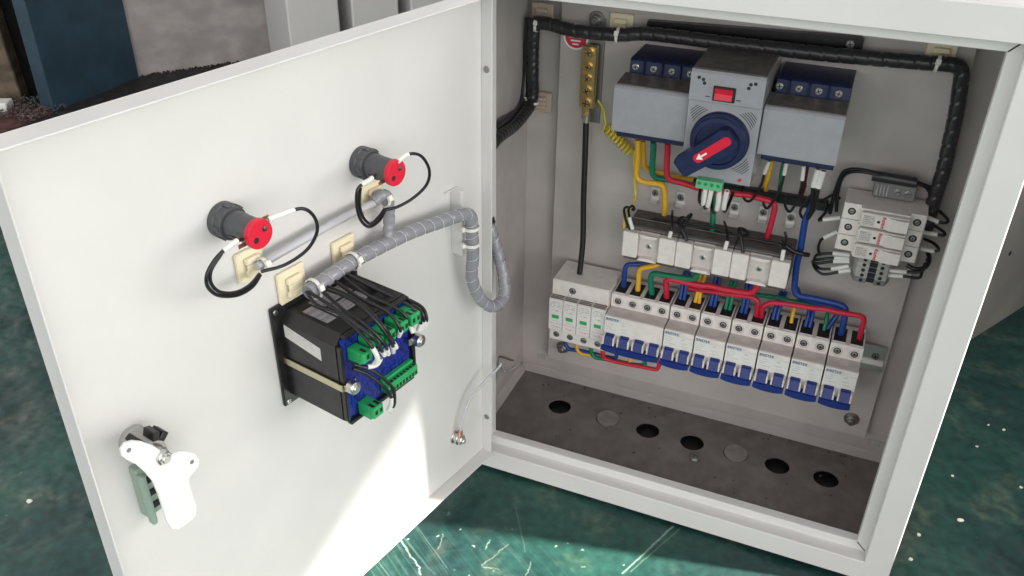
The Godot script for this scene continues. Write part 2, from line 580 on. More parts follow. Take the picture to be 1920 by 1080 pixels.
func floor_paint() -> StandardMaterial3D:
	# 2 m of painted concrete: worn patches, scuffs, cracks and bare chips
	var n := 2048
	var tone := _noise_image(n, 0.0035, 41, 5)
	var grain := _noise_image(n, 0.06, 42, 4)
	var wear := _noise_image(n, 0.010, 43, 6)
	var a := tone.get_data()
	var b := grain.get_data()
	var c := wear.get_data()
	var out := PackedByteArray()
	out.resize(n * n * 3)
	var i := 0
	var k := 0
	while i < n * n:
		var t := a[i] / 255.0
		var g := b[i] / 255.0 - 0.5
		var w := clampf((c[i] / 255.0 - 0.57) * 3.4, 0.0, 1.0) * (0.55 + g)
		var f := 0.74 + 0.42 * t + 0.34 * g
		out[k] = int(clampf((31.0 + 8.0 * t) * f + 62.0 * w, 0, 255))
		out[k + 1] = int(clampf((69.0 + 7.0 * t) * f + 30.0 * w, 0, 255))
		out[k + 2] = int(clampf((69.0 - 3.0 * t) * f + 20.0 * w, 0, 255))
		i += 1
		k += 3
	var im := Image.create_from_data(n, n, false, Image.FORMAT_RGB8, out)
	var rn := RandomNumberGenerator.new()
	rn.seed = 77
	for s in 900:      # fine scuffs
		var p := Vector2(rn.randf() * n, rn.randf() * n)
		var ang := rn.randf_range(0.5, 1.1) if rn.randf() < 0.75 else rn.randf() * TAU
		var len := rn.randi_range(20, 200)
		var v := rn.randf_range(0.05, 0.22)
		for q in len:
			_dab(im, p, v * (1.0 - absf(2.0 * q / len - 1.0)), Color(0.55, 0.60, 0.55))
			p += Vector2(cos(ang), sin(ang))
			ang += rn.randf_range(-0.02, 0.02)
	for s in 600:      # specks
		var p := Vector2(rn.randf() * n, rn.randf() * n)
		_dab(im, p, rn.randf_range(0.3, 0.95), Color(0.80, 0.80, 0.76) if rn.randf() < 0.7 else Color(0.06, 0.06, 0.06))
		if rn.randf() < 0.3: _dab(im, p + Vector2(1, 0), 0.6, Color(0.78, 0.78, 0.74))
	# the long scratch and the crack in front of the enclosure
	for seg in [[V(270.9, -6.0, -2.6), V(236.4, -6.0, 87.5), 2, 0.55], [V(279.2, -6.0, -1.8), V(243.7, -6.0, 82.0), 1, 0.4], [V(91.0, -6.0, 39.0), V(129.9, -6.0, 101.4), 1, 0.22]]:
		_line(im, seg[0], seg[1], seg[2], seg[3], rn, 0.5)
	for seg in [[V(-6.0, -6.0, 141.0), V(14.2, -6.0, 155.6), 2, 0.8], [V(14.2, -6.0, 155.6), V(30.5, -6.0, 166.3), 2, 0.8], [V(30.5, -6.0, 166.3), V(37.3, -6.0, 176.8), 2, 0.7], [V(93.2, -6.0, 137.6), V(106.4, -6.0, 99.0), 1, 0.5], [V(94.9, -6.0, 138.5), V(112.0, -6.0, 134.2), 1, 0.5], [V(141.9, -6.0, 130.8), V(142.2, -6.0, 108.3), 1, 0.5], [V(87.7, -6.0, 115.5), V(85.7, -6.0, 99.5), 1, 0.7], [V(38.7, -6.0, 136.7), V(33.7, -6.0, 113.4), 1, 0.5]]:
		_line(im, seg[0], seg[1], seg[2], seg[3], rn, 1.6)
	for q in 420:      # brushed wear in the sunny patch
		var p0 := Vector3(rn.randf_range(-0.16, 0.22), 0, rn.randf_range(0.07, 0.34))
		_line(im, p0, p0 + Vector3(0.085, 0, 0.055).rotated(Vector3.UP, rn.randf_range(-0.06, 0.06)) * rn.randf_range(0.2, 1.4), 1, rn.randf_range(0.02, 0.16) * (1.6 if p0.x < 0.0 else 0.6), rn, 0.3)
	for q in 90:      # loose chips of paint gone to bare concrete
		var p0 := _tex(Vector3(rn.randf_range(-0.12, 0.34), 0, rn.randf_range(0.07, 0.34)))
		for e in rn.randi_range(2, 9):
			_dab(im, p0, rn.randf_range(0.6, 0.95), Color(0.84, 0.86, 0.82))
			p0 += Vector2(rn.randf_range(-1.2, 1.2), rn.randf_range(-1.2, 1.2))
	var mat := mk("floor_paint", 1, 1, 1, 0.38)
	mat.albedo_texture = ImageTexture.create_from_image(im)
	var ro := noise_tex(512, 0.02, 51, ramp([[0.0, grey(0.26)], [0.5, grey(0.42)], [1.0, grey(0.75)]]))
	mat.roughness_texture = ro
	mat.roughness = 1.0
	mat.normal_enabled = true
	mat.normal_texture = noise_tex(512, 0.06, 52, null, true, 2.0)
	mat.normal_scale = 0.5
	return mat

func _noise_image(n: int, f: float, sd: int, oct: int) -> Image:
	var z := FastNoiseLite.new()
	z.seed = sd
	z.frequency = f
	z.noise_type = FastNoiseLite.TYPE_SIMPLEX_SMOOTH
	z.fractal_octaves = oct
	var im := z.get_image(n, n)
	im.convert(Image.FORMAT_L8)
	return im

func _tex(p: Vector3) -> Vector2:      # floor point to floor texture pixel; the texture spans x, z = -1 .. 1, then repeats
	return Vector2((p.x + 1.0) / 2.0 * 2048.0, (p.z + 1.0) / 2.0 * 2048.0)

func _dab(im: Image, p: Vector2, k: float, c: Color) -> void:      # a soft dot shared by four pixels
	var f := p.floor()
	var q := p - f
	for j in 2:
		for i in 2:
			var w := (q.x if i else 1.0 - q.x) * (q.y if j else 1.0 - q.y)
			var x := posmod(int(f.x) + i, 2048)
			var y := posmod(int(f.y) + j, 2048)
			im.set_pixel(x, y, im.get_pixel(x, y).lerp(c, clampf(k * w, 0, 1)))

func _line(im: Image, a: Vector3, b: Vector3, wide: int, k: float, rn: RandomNumberGenerator, wob: float) -> void:
	var p := _tex(a)
	var e := _tex(b)
	var n := int(p.distance_to(e) * 1.5) + 1
	var off := Vector2.ZERO
	for i in n:
		off += Vector2(rn.randf_range(-0.35, 0.35), rn.randf_range(-0.35, 0.35)) * wob
		off *= 0.93
		var q := p.lerp(e, float(i) / n) + off
		for s in wide:
			_dab(im, q + Vector2(s, 0), k * rn.randf_range(0.75, 1.1), Color(0.80, 0.80, 0.74))

func setting() -> void:
	var st := S()
	var h := 30.0
	var g := -0.006
	var c := [Vector3(-h, g, -h), Vector3(h, g, -h), Vector3(h, g, h), Vector3(-h, g, h)]
	var uv := []
	for p in c: uv.append(Vector2((p.x + 1.0) / 2.0, (p.z + 1.0) / 2.0))
	for i in [0, 1, 2, 0, 2, 3]:
		st.set_uv(uv[i]); st.add_vertex(c[i])
	struct("floor", st, floor_paint(), "worn green painted workshop floor with scratches and chips")

func frame_loop(st: SurfaceTool, prof: Array, w: float, hh: float) -> void:      # a profile of (inset, z) run round the opening with mitred corners
	var loops := []
	for p in prof:
		loops.append([V(p.x, p.x, p.y), V(w - p.x, p.x, p.y), V(w - p.x, hh - p.x, p.y), V(p.x, hh - p.x, p.y)])
	var area := 0.0
	for i in prof.size():
		var p: Vector2 = prof[i]
		var q: Vector2 = prof[(i + 1) % prof.size()]
		area += p.x * q.y - p.y * q.x
	for i in prof.size():
		var j := (i + 1) % prof.size()
		var e: Vector2 = (prof[j] - prof[i]) * signf(area)
		for k in 4:
			var k2 := (k + 1) % 4
			var inward: Vector3 = [Vector3.UP, Vector3.LEFT, Vector3.DOWN, Vector3.RIGHT][k]
			var n := inward * e.y - Vector3(0, 0, 1) * e.x
			quad(st, loops[i][k], loops[i][k2], loops[j][k2], loops[j][k], n)

func enclosure() -> void:
	var t := thing("electrical_enclosure", "open pale grey steel wall enclosure standing on the green floor", "electrical cabinet", V(250, -6, -100))
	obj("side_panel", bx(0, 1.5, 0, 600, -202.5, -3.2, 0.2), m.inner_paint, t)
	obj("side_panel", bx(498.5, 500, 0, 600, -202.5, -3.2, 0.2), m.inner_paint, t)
	obj("top_panel", bx(1.6, 498.4, 598.5, 600, -202.5, -3.2, 0.2), m.paint, t)
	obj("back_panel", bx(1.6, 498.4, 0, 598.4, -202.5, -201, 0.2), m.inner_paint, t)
	var fs := S()
	frame_loop(fs, [Vector2(0, -3), Vector2(0.35, -1), Vector2(1.4, 0), Vector2(26.2, 0), Vector2(27, -0.8), Vector2(27, -16), Vector2(36.8, -16), Vector2(37.5, -16.7), Vector2(37.5, -27), Vector2(36, -27), Vector2(36, -17.5), Vector2(25.5, -17.5), Vector2(25.5, -1.5), Vector2(1.5, -1.5), Vector2(1.5, -3)], 500, 600)
	obj("front_frame", fs, m.paint, t)
	for x in [4.0, 472.0]:
		obj("base_skid", bx(x, x + 24, -6, -0.2, -190, -22, 1), m.black_metal, t)
	for z in [-188.0, -20.0]:
		obj("base_skid", bx(28.2, 471.8, -6, -0.2, z, z + 14, 1), m.black_metal, t)  # front and back skids added to keep light out below the holes
	obj("under_shade_plate", bx(28.2, 471.8, -5.6, -4.6, -173.8, -20.2, 0.2), m.black_metal, t)  # black sheet added to stand in for shade below the holes
	var cs := S()      # the welded mitre in each corner of the lip
	for c in [[0, 0], [1, 0], [0, 1], [1, 1]]:
		var sx := 1.0 if c[0] == 0 else -1.0
		var sy := 1.0 if c[1] == 0 else -1.0
		var o := V(500.0 * c[0], 600.0 * c[1], 0)
		var p := o + V(27.4 * sx, 27.4 * sy, -15.97)
		var q := o + V(37.3 * sx, 37.3 * sy, -15.97)
		var w := V(0.45 * sx, -0.45 * sy, 0)
		quad(cs, p - w, p + w, q + w, q - w, Vector3.BACK)
	obj("corner_seam", cs, m.slot, t)
	var gd := S()      # crumbs and dust on the gland plate
	for i in 70:
		var along := rng.randf()
		var c := V(20 + 455 * rng.randf(), 4.3, lerpf(-194, -40, along * along))
		var r := rng.randf_range(0.0004, 0.0016)
		box(gd, -Vector3(r, r * 0.4, r * 0.7), Vector3(r, r * 0.4, r * 0.7), 0.0001, Transform3D(Basis.from_euler(Vector3(0.2, rng.randf() * 6, 0.3)), c))
	var crumbs := obj("crumbs", gd, m.brown_grey, t)
	crumbs.set_meta("kind", "stuff")
	# gland plate with round holes and two knockouts left in
	var gs := S()
	var xs := [81.0, 148.0, 202.0, 260.0, 315.0, 366.0, 424.0]
	var r := 15.0
	var zc := -140.5
	var hw := 22.0
	var y := 4.0
	var up := Vector3.UP
	quad(gs, V(1.6, y, -200.9), V(498.4, y, -200.9), V(498.4, y, zc - hw), V(1.6, y, zc - hw), up)
	quad(gs, V(1.6, y, zc + hw), V(498.4, y, zc + hw), V(498.4, y, -3.4), V(1.6, y, -3.4), up)
	var last := 1.6
	for i in xs.size() + 1:
		var nx: float = xs[i] - hw if i < xs.size() else 498.4
		quad(gs, V(last, y, zc - hw), V(nx, y, zc - hw), V(nx, y, zc + hw), V(last, y, zc + hw), up)
		if i == xs.size(): break
		last = xs[i] + hw
		for k in 32:
			var a0 := TAU * k / 32.0
			var a1 := TAU * (k + 1) / 32.0
			var p0 := Vector2(cos(a0), sin(a0))
			var p1 := Vector2(cos(a1), sin(a1))
			var o0 := p0 * hw / maxf(absf(p0.x), absf(p0.y))
			var o1 := p1 * hw / maxf(absf(p1.x), absf(p1.y))
			var C := Vector3(xs[i], y, zc)
			var f := func(q: Vector2, yy: float) -> Vector3: return V(C.x + q.x, yy, C.z + q.y)
			quad(gs, f.call(p0 * r, y), f.call(p1 * r, y), f.call(o1, y), f.call(o0, y), up)
			quad(gs, f.call(p0 * r, y), f.call(p1 * r, y), f.call(p1 * r, y - 2.0), f.call(p0 * r, y - 2.0), -Vector3(p0.x, 0, p0.y))
	quad(gs, V(1.6, y - 2.0, -200.9), V(60, y - 2.0, -200.9), V(60, y - 2.0, -3.4), V(1.6, y - 2.0, -3.4), -up)
	var gp := obj("gland_plate", gs, m.gland, t)
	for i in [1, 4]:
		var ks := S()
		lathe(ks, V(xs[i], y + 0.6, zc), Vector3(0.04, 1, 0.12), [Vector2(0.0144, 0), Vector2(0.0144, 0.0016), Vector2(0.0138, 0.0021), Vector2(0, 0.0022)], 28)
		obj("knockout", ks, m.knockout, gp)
	var gr := S()
	lathe(gr, V(270, y, -113), up, [Vector2(0.0075, 0), Vector2(0.0075, 0.0012), Vector2(0.005, 0.003), Vector2(0.0032, 0.003), Vector2(0.003, 0.0006), Vector2(0, 0.0005)], 20)
	obj("grommet", gr, m.dull_steel, gp)
	# folded foot of the back and side walls over the gland plate
	var fo := S()
	prism(fo, [Vector2(-200.9, 4), Vector2(-196, 4.1), Vector2(-198.8, 13), Vector2(-200.9, 15)], Vector3.ZERO, Vector3(0, 0, 0.001), Vector3(0, 0.001, 0) , V(494, 0, 0))
	var fb := obj("back_fold", fo, m.inner_paint, t)
	fb.position += V(3, 0, 0)
	var fl := S()
	prism(fl, [Vector2(1.6, 4), Vector2(9, 4.1), Vector2(4.5, 12), Vector2(1.6, 15)], V(0, 0, -195), Vector3(0.001, 0, 0), Vector3(0, 0.001, 0), V(0, 0, 165))
	obj("side_fold", fl, m.inner_paint, t)
	# the mounting plate and what holds it
	var ps := S()
	box(ps, V(45, 43, -188.2), V(457.5, 545, PLATE_Z), 0.0008)
	box(ps, V(45, 43, -196), V(46.5, 545, -188.3), 0.0003)
	box(ps, V(456, 43, -196), V(457.5, 545, -188.3), 0.0003)
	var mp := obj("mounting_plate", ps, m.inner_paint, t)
	for p in [Vector2(66, 67), Vector2(437, 67), Vector2(86, 505), Vector2(432, 530)]:
		var b := S()
		disc(b, Q(p.x, p.y, 0.1), Vector3.BACK, 9, 1.6, 0.0005, 20)
		disc(b, Q(p.x, p.y, 1.6), Vector3.BACK, 6.6, 5, 0.001, 6)
		disc(b, Q(p.x, p.y, 6.5), Vector3.BACK, 4, 4, 0.0008, 12)
		obj("mounting_bolt", b, m.dull_steel, mp)
	for p in [Q(34.8, 31.8, -13), Q(472.2, 28.8, -13)]:
		var sl := S()
		var poly := []
		for k in 20:
			var an := TAU * k / 20.0
			poly.append(Vector2(cos(an) * 4.2 + (7.0 if cos(an) > 0 else -7.0), sin(an) * 4.2) * 0.001)
		prism(sl, poly, Vector3(p.x, p.y, -0.2009), Vector3.RIGHT, Vector3.UP, V(0, 0, 1.2))
		obj("wall_slot_plug", sl, m.light_grey_plastic, t)
	# a thin bent bar along the left wall by the floor
	var sb := S()
	tube(sb, bent([V(3.0, 42.3, -102.6), V(4.0, 79.2, -117.4), V(4.0, 42.8, -161.4)], 5.0), 1.3, 8)
	obj("bent_rod", sb, m.dull_steel, t)
	# the door, in its own turned space
	var door := MeshInstance3D.new()
	var ds := S()
	box(ds, D(454.1, 26.7, -1.5), D(0, 568.4, 0), 0.0004)
	ds.generate_normals()
	door.mesh = ds.commit()
	door.material_override = m.paint
	door.name = "door"
	t.add_child(door, true)
	door.transform = Transform3D(Basis.IDENTITY, -V(250, -6, -100)) * door_at * Transform3D(Basis(Vector3(0, 0, 1), -DOOR_TILT), Vector3.ZERO)
	var fl4 := [[D(0, 26.7, 0.01), D(1.3, 568.4, 12.4)], [D(452.8, 26.7, 0.01), D(454.1, 568.4, 16.1)], [D(452.7, 567.1, 0.01), D(1.4, 568.4, 20.7)], [D(452.7, 26.7, 0.01), D(1.4, 28, 15.3)]]
	for f in fl4:
		var s := S()
		box(s, Vector3(minf(f[0].x, f[1].x), f[0].y, f[0].z), Vector3(maxf(f[0].x, f[1].x), f[1].y, f[1].z), 0.0005)
		obj("door_flange", s, m.paint, door)
	for yy in [497.0, 80.0]:
		var s := S()
		disc(s, D(1.35, yy, 6), Vector3(-1, 0, 0), 3.4, 0.7, 0.0003, 16)
		obj("rivet", s, m.dull_steel, door)
	var br := S()      # cable bridge welded to the door
	box(br, D(52, 322, 0.05), D(50.6, 392, 13), 0.0003)
	box(br, D(50.5, 322, 11.7), D(47, 392, 13), 0.0003)
	box(br, D(62, 390.6, 0.05), D(44, 392, 3), 0.0003)
	obj("cable_bridge", br, m.paint, door)
	var bo := S()
	disc(bo, D(55, 84, 0.1), Vector3.BACK, 8, 1.6, 0.0004, 20)
	disc(bo, D(55, 84, 1.8), Vector3.BACK, 6.4, 4.5, 0.0008, 6)
	disc(bo, D(55, 84, 6.3), Vector3.BACK, 7.4, 1.2, 0.0004, 20)
	disc(bo, D(55, 84, 7.6), Vector3.BACK, 6.0, 4.5, 0.0008, 6)
	disc(bo, D(55, 84, 12), Vector3.BACK, 3.4, 3, 0.0008, 12)
	obj("earth_bolt", bo, m.zinc, door)

func transfer_switch() -> void:
	var t := thing("transfer_switch", "grey and navy automatic transfer switch with a rotary handle", "transfer switch", Q(248, 385, 0))
	var rails := S()
	prism(rails, [Vector2(142, 495), Vector2(144, 512), Vector2(355, 519.5), Vector2(358, 517), Vector2(358, 500)], Q(0, 0, 0.1), Vector3(0.001, 0, 0), Vector3(0, 0.001, 0), V(0, 0, 9))
	obj("mounting_rail", rails, m.black_metal, t)
	var rails2 := S()
	qbox(rails2, 205, 358, 333, 344, 0.1, 9, 1.2)
	obj("mounting_rail", rails2, m.black_metal, t)
	screw("rail_screw", Q(346.3, 512.2, 9.2), Vector3.BACK, 4.2, 1.6, m.dull_steel, t)
	for side in 2:
		var x0 := 138.5 if side == 0 else 285.5
		var x1 := 213.5 if side == 0 else 358.5
		var b := S()
		side_profile(b, [Vector2(0.3, 413), Vector2(88, 413), Vector2(90, 415), Vector2(90, 464), Vector2(58, 469), Vector2(57, 484), Vector2(55, 485.5), Vector2(0.3, 485.5)], x0 + 3.5, x1 - 1.5)
		var body := obj("switch_body", b, m.navy, t)
		var cv := S()
		side_profile(cv, [Vector2(60, 470), Vector2(90.1, 465.6), Vector2(90.1, 421), Vector2(96, 421), Vector2(96.6, 422), Vector2(96.6, 466.5), Vector2(94.5, 468.6), Vector2(92, 469.2), Vector2(60, 471.6)], x0, x1)
		obj("front_cover", cv, m.grey_plastic, t)
		var d := S()
		side_profile(d, [Vector2(61, 471.3), Vector2(91.5, 469.2), Vector2(91.5, 469.8), Vector2(61, 471.9)], x0 + 1, x1 - 1)
		obj("cover_top_shade", d, m.brown_grey, t)  # dark skin on the cover's upper face: shade put into the colour
		for k in 4:
			var sx: float = (148.0 + 18.8 * k) if side == 0 else (292.0 + 18.3 * k)
			screw("terminal_screw", Q(sx, 477.5, 57.3), Vector3.BACK, 3.6, 1.2, m.zinc, body, true, 0.3 + k * 0.9)
		for k in 3:
			var sx: float = (157.4 + 18.8 * k) if side == 0 else (301.2 + 18.3 * k)
			var f := S()
			qbox(f, sx - 0.8, sx + 0.8, 470, 484.5, 57, 62, 0.4)
			obj("pole_divider", f, m.navy, body)
	# the middle housing with the motor and the handle
	var c := S()
	side_profile(c, [Vector2(0.3, 388), Vector2(101.5, 388), Vector2(103, 389.5), Vector2(103, 467.6), Vector2(102.2, 468.2), Vector2(106, 469), Vector2(106, 496), Vector2(104, 498.4), Vector2(0.3, 499)], 215, 284.5)
	var housing := obj("control_housing", c, m.grey_plastic, t)
	var ct := S()
	qbox(ct, 216, 283.5, 499.1, 499.9, 20, 103.5, 0.2)
	obj("housing_top_shade", ct, m.brown_grey, t)  # dark layer that paints shade onto the housing's upward face
	var rk := S()
	qbox(rk, 237.5, 258.5, 471, 485.5, 106, 107.2, 0.5)
	var rf := obj("rocker_frame", rk, m.black_plastic, t)
	var rr := S()
	side_profile(rr, [Vector2(107.3, 473), Vector2(109.6, 473), Vector2(108.2, 478.4), Vector2(110.6, 483.8), Vector2(107.3, 483.8)], 239.5, 256.0)
	obj("rocker", rr, m.red_plastic, rf)
	for p in [Q(222.7, 491.2, 106), Q(227.0, 489.7, 106), Q(228.4, 486.3, 106), Q(275.3, 491.8, 106), Q(271.0, 490.7, 106), Q(269.6, 487.0, 106)]:
		var s := S()
		disc(s, p, Vector3.BACK, 1.7, 0.25, 0.0001, 12)
		obj("status_mark", s, m.slot, housing)
	for q in [[233.0, 474.0], [262.0, 474.0]]:
		var s := S()
		qbox(s, q[0] - 2.2, q[0] + 2.2, q[1] - 0.5, q[1] + 0.5, 106, 106.25, 0.05)
		obj("rocker_mark", s, m.dark_print, housing)
	# printed arcs in the corners of the dial
	var KX := 249.5
	var KY := 432.0
	for q in [45.0, 135.0, 225.0, 315.0]:
		for k in 5:
			var rad := 31.5 + k * 2.1
			var half := 0.30 - k * 0.045
			var a := S()
			for j in 5:
				var a0 := deg_to_rad(q) - half + 2.0 * half * j / 5.0
				var a1 := deg_to_rad(q) - half + 2.0 * half * (j + 1) / 5.0
				var pts := []
				for e in [[rad, a0], [rad + 0.75, a0], [rad + 0.75, a1], [rad, a1]]:
					pts.append(Q(clampf(KX + cos(e[1]) * e[0], 216.5, 283), clampf(KY + sin(e[1]) * e[0], 391, 466), 103.25))
				quad(a, pts[0], pts[1], pts[2], pts[3], Vector3.BACK)
			obj("dial_mark", a, m.dark_print, housing)
	var kd := S()
	lathe(kd, Q(KX, KY, 103), Vector3.BACK, [Vector2(0.0285, 0), Vector2(0.0285, 0.0025), Vector2(0.0272, 0.004), Vector2(0.0268, 0.011), Vector2(0.0255, 0.0125), Vector2(0.0215, 0.0128), Vector2(0.021, 0.011), Vector2(0, 0.011)], 44)
	var knob := obj("rotary_handle", kd, m.navy, t)
	var dirv := Vector2(-0.76, -0.65)
	var nrm := Vector2(-dirv.y, dirv.x)
	var hp := []
	for e in [[-20.0, -8.0], [-14.0, -12.0], [16.0, -11.0], [40.0, -10.2], [42.5, -8.0], [42.5, 8.0], [40.0, 10.2], [16.0, 11.0], [-14.0, 12.0], [-20.0, 8.0]]:
		hp.append((Vector2(KX, KY) + dirv * e[0] + nrm * e[1]) * 0.001)
	var hs := S()
	prism(hs, hp, V(0, 0, PLATE_Z + 114), Vector3.RIGHT, Vector3.UP, V(0, 0, 13))
	obj("grip", hs, m.navy, knob)
	var ip := []
	for k in 24:
		var an := TAU * k / 24.0
		ip.append((Vector2(KX, KY) + dirv * (2.0 + cos(an) * 4.6 + (17.0 if cos(an) > 0 else -15.0)) + nrm * sin(an) * 4.6) * 0.001)
	var is2 := S()
	prism(is2, ip, V(0, 0, PLATE_Z + 126.6), Vector3.RIGHT, Vector3.UP, V(0, 0, 1.0))
	obj("red_inlay", is2, m.red_plastic, knob)
	var ar := []
	for e in [[21.0, 0.0], [15.5, 3.6], [15.5, 0.9], [9.0, 0.9], [9.0, -0.9], [15.5, -0.9], [15.5, -3.6]]:
		ar.append((Vector2(KX, KY) + dirv * e[0] + nrm * e[1]) * 0.001)
	var as2 := S()
	prism(as2, ar, V(0, 0, PLATE_Z + 127.5), Vector3.RIGHT, Vector3.UP, V(0, 0, 0.3))
	obj("arrow_mark", as2, m.white_print, knob)
	var ld := S()
	disc(ld, Q(274.3, 393.8, 103), Vector3.BACK, 1.7, 0.8, 0.0003, 12)
	obj("indicator", ld, m.red_plastic, housing)
	var g := S()
	qbox(g, 233.5, 259.5, 382, 391.5, 103.2, 113, 0.6)
	var gc := obj("plug_connector", g, m.pale_green_plastic, t)
	for k in 4:
		screw("clamp_screw", Q(237.2 + 6.2 * k, 388, 113), Vector3.BACK, 2.1, 0.5, m.green_plastic, gc, false, k * 0.7)

func current_transformers() -> void:
	var t := thing("current_transformer", "first white fronted current transformer, with the yellow wire through it", "current transformer", Q(181, 246, 0), "three current transformers side by side")
	var b := S()
	qbox(b, 150.3, 211.4, 250, 291, 0.3, 50, 1.2)
	obj("body", b, m.brown_grey, t)
	var bl := S()
	var poly := []
	for e in [[152.0, 250.0], [160.0, 246.0], [172.0, 243.0], [190.0, 243.0], [202.0, 246.0], [210.0, 250.0]]:
		poly.append(Vector2(e[0], e[1]) * 0.001)
	prism(bl, poly, V(0, 0, PLATE_Z + 6), Vector3.RIGHT, Vector3.UP, V(0, 0, 26))
	obj("lower_rim", bl, m.pinkish_plastic, t)
	var tp := S()      # ridges of the upper face
	qbox(tp, 150.6, 211.1, 291.1, 292.3, 44, 50, 0.4)
	qbox(tp, 152, 210, 291.1, 292.0, 24, 25.5, 0.2)
	obj("terminal_ridge", tp, m.mid_grey, t)
	var op := S()
	prism(op, [Vector2(168, 22), Vector2(173, 19), Vector2(188, 19), Vector2(193, 22), Vector2(188, 26), Vector2(173, 26)], V(0, 291.1, PLATE_Z), Vector3(0.001, 0, 0), Vector3(0, 0, 0.001), V(0, 0.3, 0))
	obj("wire_window", op, m.slot, t)
	# front cover: two flat cheeks and a recessed panel with a screw between two curved lips
	for e in [[150.3, 168.0], [192.0, 211.4]]:
		var f := S()
		qbox(f, e[0], e[1], 258.5, 290, 50.1, 60, 1.0)
		obj("front_cheek", f, m.white_plastic, t)
	var p := S()
	qbox(p, 168.1, 191.9, 257, 290.5, 50.1, 53.5, 0.8)
	var pn := obj("front_panel", p, m.pinkish_plastic, t)
	for s in [1.0, -1.0]:
		var lip := S()
		var lp := []
		var yy := 288.5 if s > 0 else 258.5
		for e in [[169.0, 1.4], [191.0, 1.4], [188.5, -1.2], [184.0, -2.2], [176.0, -2.2], [171.5, -1.2]]:
			lp.append(Vector2(e[0], yy + s * e[1]) * 0.001)
		prism(lip, lp, V(0, 0, PLATE_Z + 53.4), Vector3.RIGHT, Vector3.UP, V(0, 0, 7.4))
		obj("curved_lip", lip, m.white_plastic, pn)
	screw("panel_screw", Q(180, 273.5, 53.5), Vector3.BACK, 3.2, 1.2, m.zinc, pn, true, 0.5)
	for x in [169.5, 199.5]:
		var s := S()
		qbox(s, x - 5.2, x + 5.2, 306, 323, 0.2, 1.6, 0.3)
		qbox(s, x - 5.2, x + 5.2, 304.6, 308.6, 0.3, 8, 1.2)
		var ft := obj("mounting_foot", s, m.bright_zinc, t)
		screw("foot_screw", Q(x, 316, 1.7), Vector3.BACK, 3.9, 1.8, m.dull_steel, ft, true, x)
	dup(t, V(61.7, 0, 0), "middle white fronted current transformer, with the green wire through it")
	dup(t, V(123.4, 0, 0), "third white fronted current transformer, with the red wire through it")

func breaker(poles: int, x0: float, label: String, group: String, wide_print := 1) -> Node3D:
	var w := 18.0 * poles
	var t := thing("circuit_breaker", label, "circuit breaker", Q(x0 + w * 0.5, 118, 0), group)
	var b := S()
	side_profile(b, [Vector2(8, 118), Vector2(44, 118), Vector2(49, 119.5), Vector2(50, 121), Vector2(50, 136), Vector2(71, 136.4), Vector2(72, 137.5), Vector2(72, 179.6), Vector2(71, 180.8), Vector2(50, 181.4), Vector2(50, 197.6), Vector2(48.8, 199), Vector2(8, 199)], x0 + 0.8, x0 + w - 0.8)
	var body := obj("housing", b, m.white_plastic, t)
	var nt := S()
	qbox(nt, x0 + 1.0, x0 + w - 1.0, 181.5, 182.0, 50.2, 70.5, 0.1)
	obj("nose_top_shade", nt, m.pinkish_plastic, t)  # duller strip over white plastic: shade on the nose put into colour
	for k in poles:
		var x := x0 + 9.0 + 18.0 * k
		var o := S()
		qbox(o, x - 6.5, x + 6.5, 199.05, 199.4, 16, 44.5, 0.1)
		obj("terminal_mouth", o, m.slot, body)
		var lip := S()
		qbox(lip, x - 7, x + 7, 199.05, 199.9, 45, 46.5, 0.2)
		obj("mouth_lip", lip, m.white_plastic, body)
		var rg := S()
		lathe(rg, Q(x, 190, 50), Vector3.BACK, [Vector2(0.0058, 0), Vector2(0.0058, 0.0003), Vector2(0.0053, 0.0003), Vector2(0.0053, 0.0001)], 22)
		obj("ring", rg, m.light_grey_plastic, body)
		var hl := S()
		disc(hl, Q(x, 190, 50.05), Vector3.BACK, 4.1, 0.2, 0.0001, 16)
		obj("screw_hole", hl, m.slot, body)
		screw("terminal_screw", Q(x, 190, 50.2), Vector3.BACK, 3.0, 0.5, m.dull_steel, body, true, 0.5 + 1.3 * k + x0)
		var cr := S()
		qbox(cr, x - 7.4, x - 5.4, 146, 156.8, 72.05, 82, 0.6)
		qbox(cr, x + 5.4, x + 7.4, 146, 156.8, 72.05, 82, 0.6)
		obj("cradle", cr, m.white_plastic, body)
		var tg := S()
		side_profile(tg, [Vector2(72.05, 143), Vector2(82, 143), Vector2(82, 146), Vector2(77.5, 156.5), Vector2(75.5, 157.6), Vector2(72.05, 157.6)], x - 5.1, x + 5.1)
		obj("toggle", tg, m.toggle_blue, t)
	var bar := S()
	var poly := [Vector2(x0 + 1.4, 145.6)]
	poly.append(Vector2(x0 + w - 1.4, 145.6))
	var nseg := 10
	for i in nseg + 1:
		var f := 1.0 - float(i) / nseg
		var e := pow(absf(2.0 * f - 1.0), 2.5)
		poly.append(Vector2(x0 + 1.0 + (w - 2.0) * f, 137.2 + 2.4 * e))
	for i in poly.size(): poly[i] = poly[i] * 0.001
	prism(bar, poly, V(0, 0, PLATE_Z + 73.5), Vector3.RIGHT, Vector3.UP, V(0, 0, 10.5))
	obj("handle_tie", bar, m.toggle_blue, t)
	obj("rating_print", label_quad(Q(x0 + 1.1, 176, 72.3), Q(x0 + 34.9, 176, 72.3), Q(x0 + 34.9, 158.5, 72.3), Q(x0 + 1.1, 158.5, 72.3)), m.breaker_print, t)
	letters("brand_lettering", "BNZTEK", 3.3, m.blue_print, Transform3D(Basis.IDENTITY, Q(x0 + 10.0, 177.3, 72.4)), t)
	return t

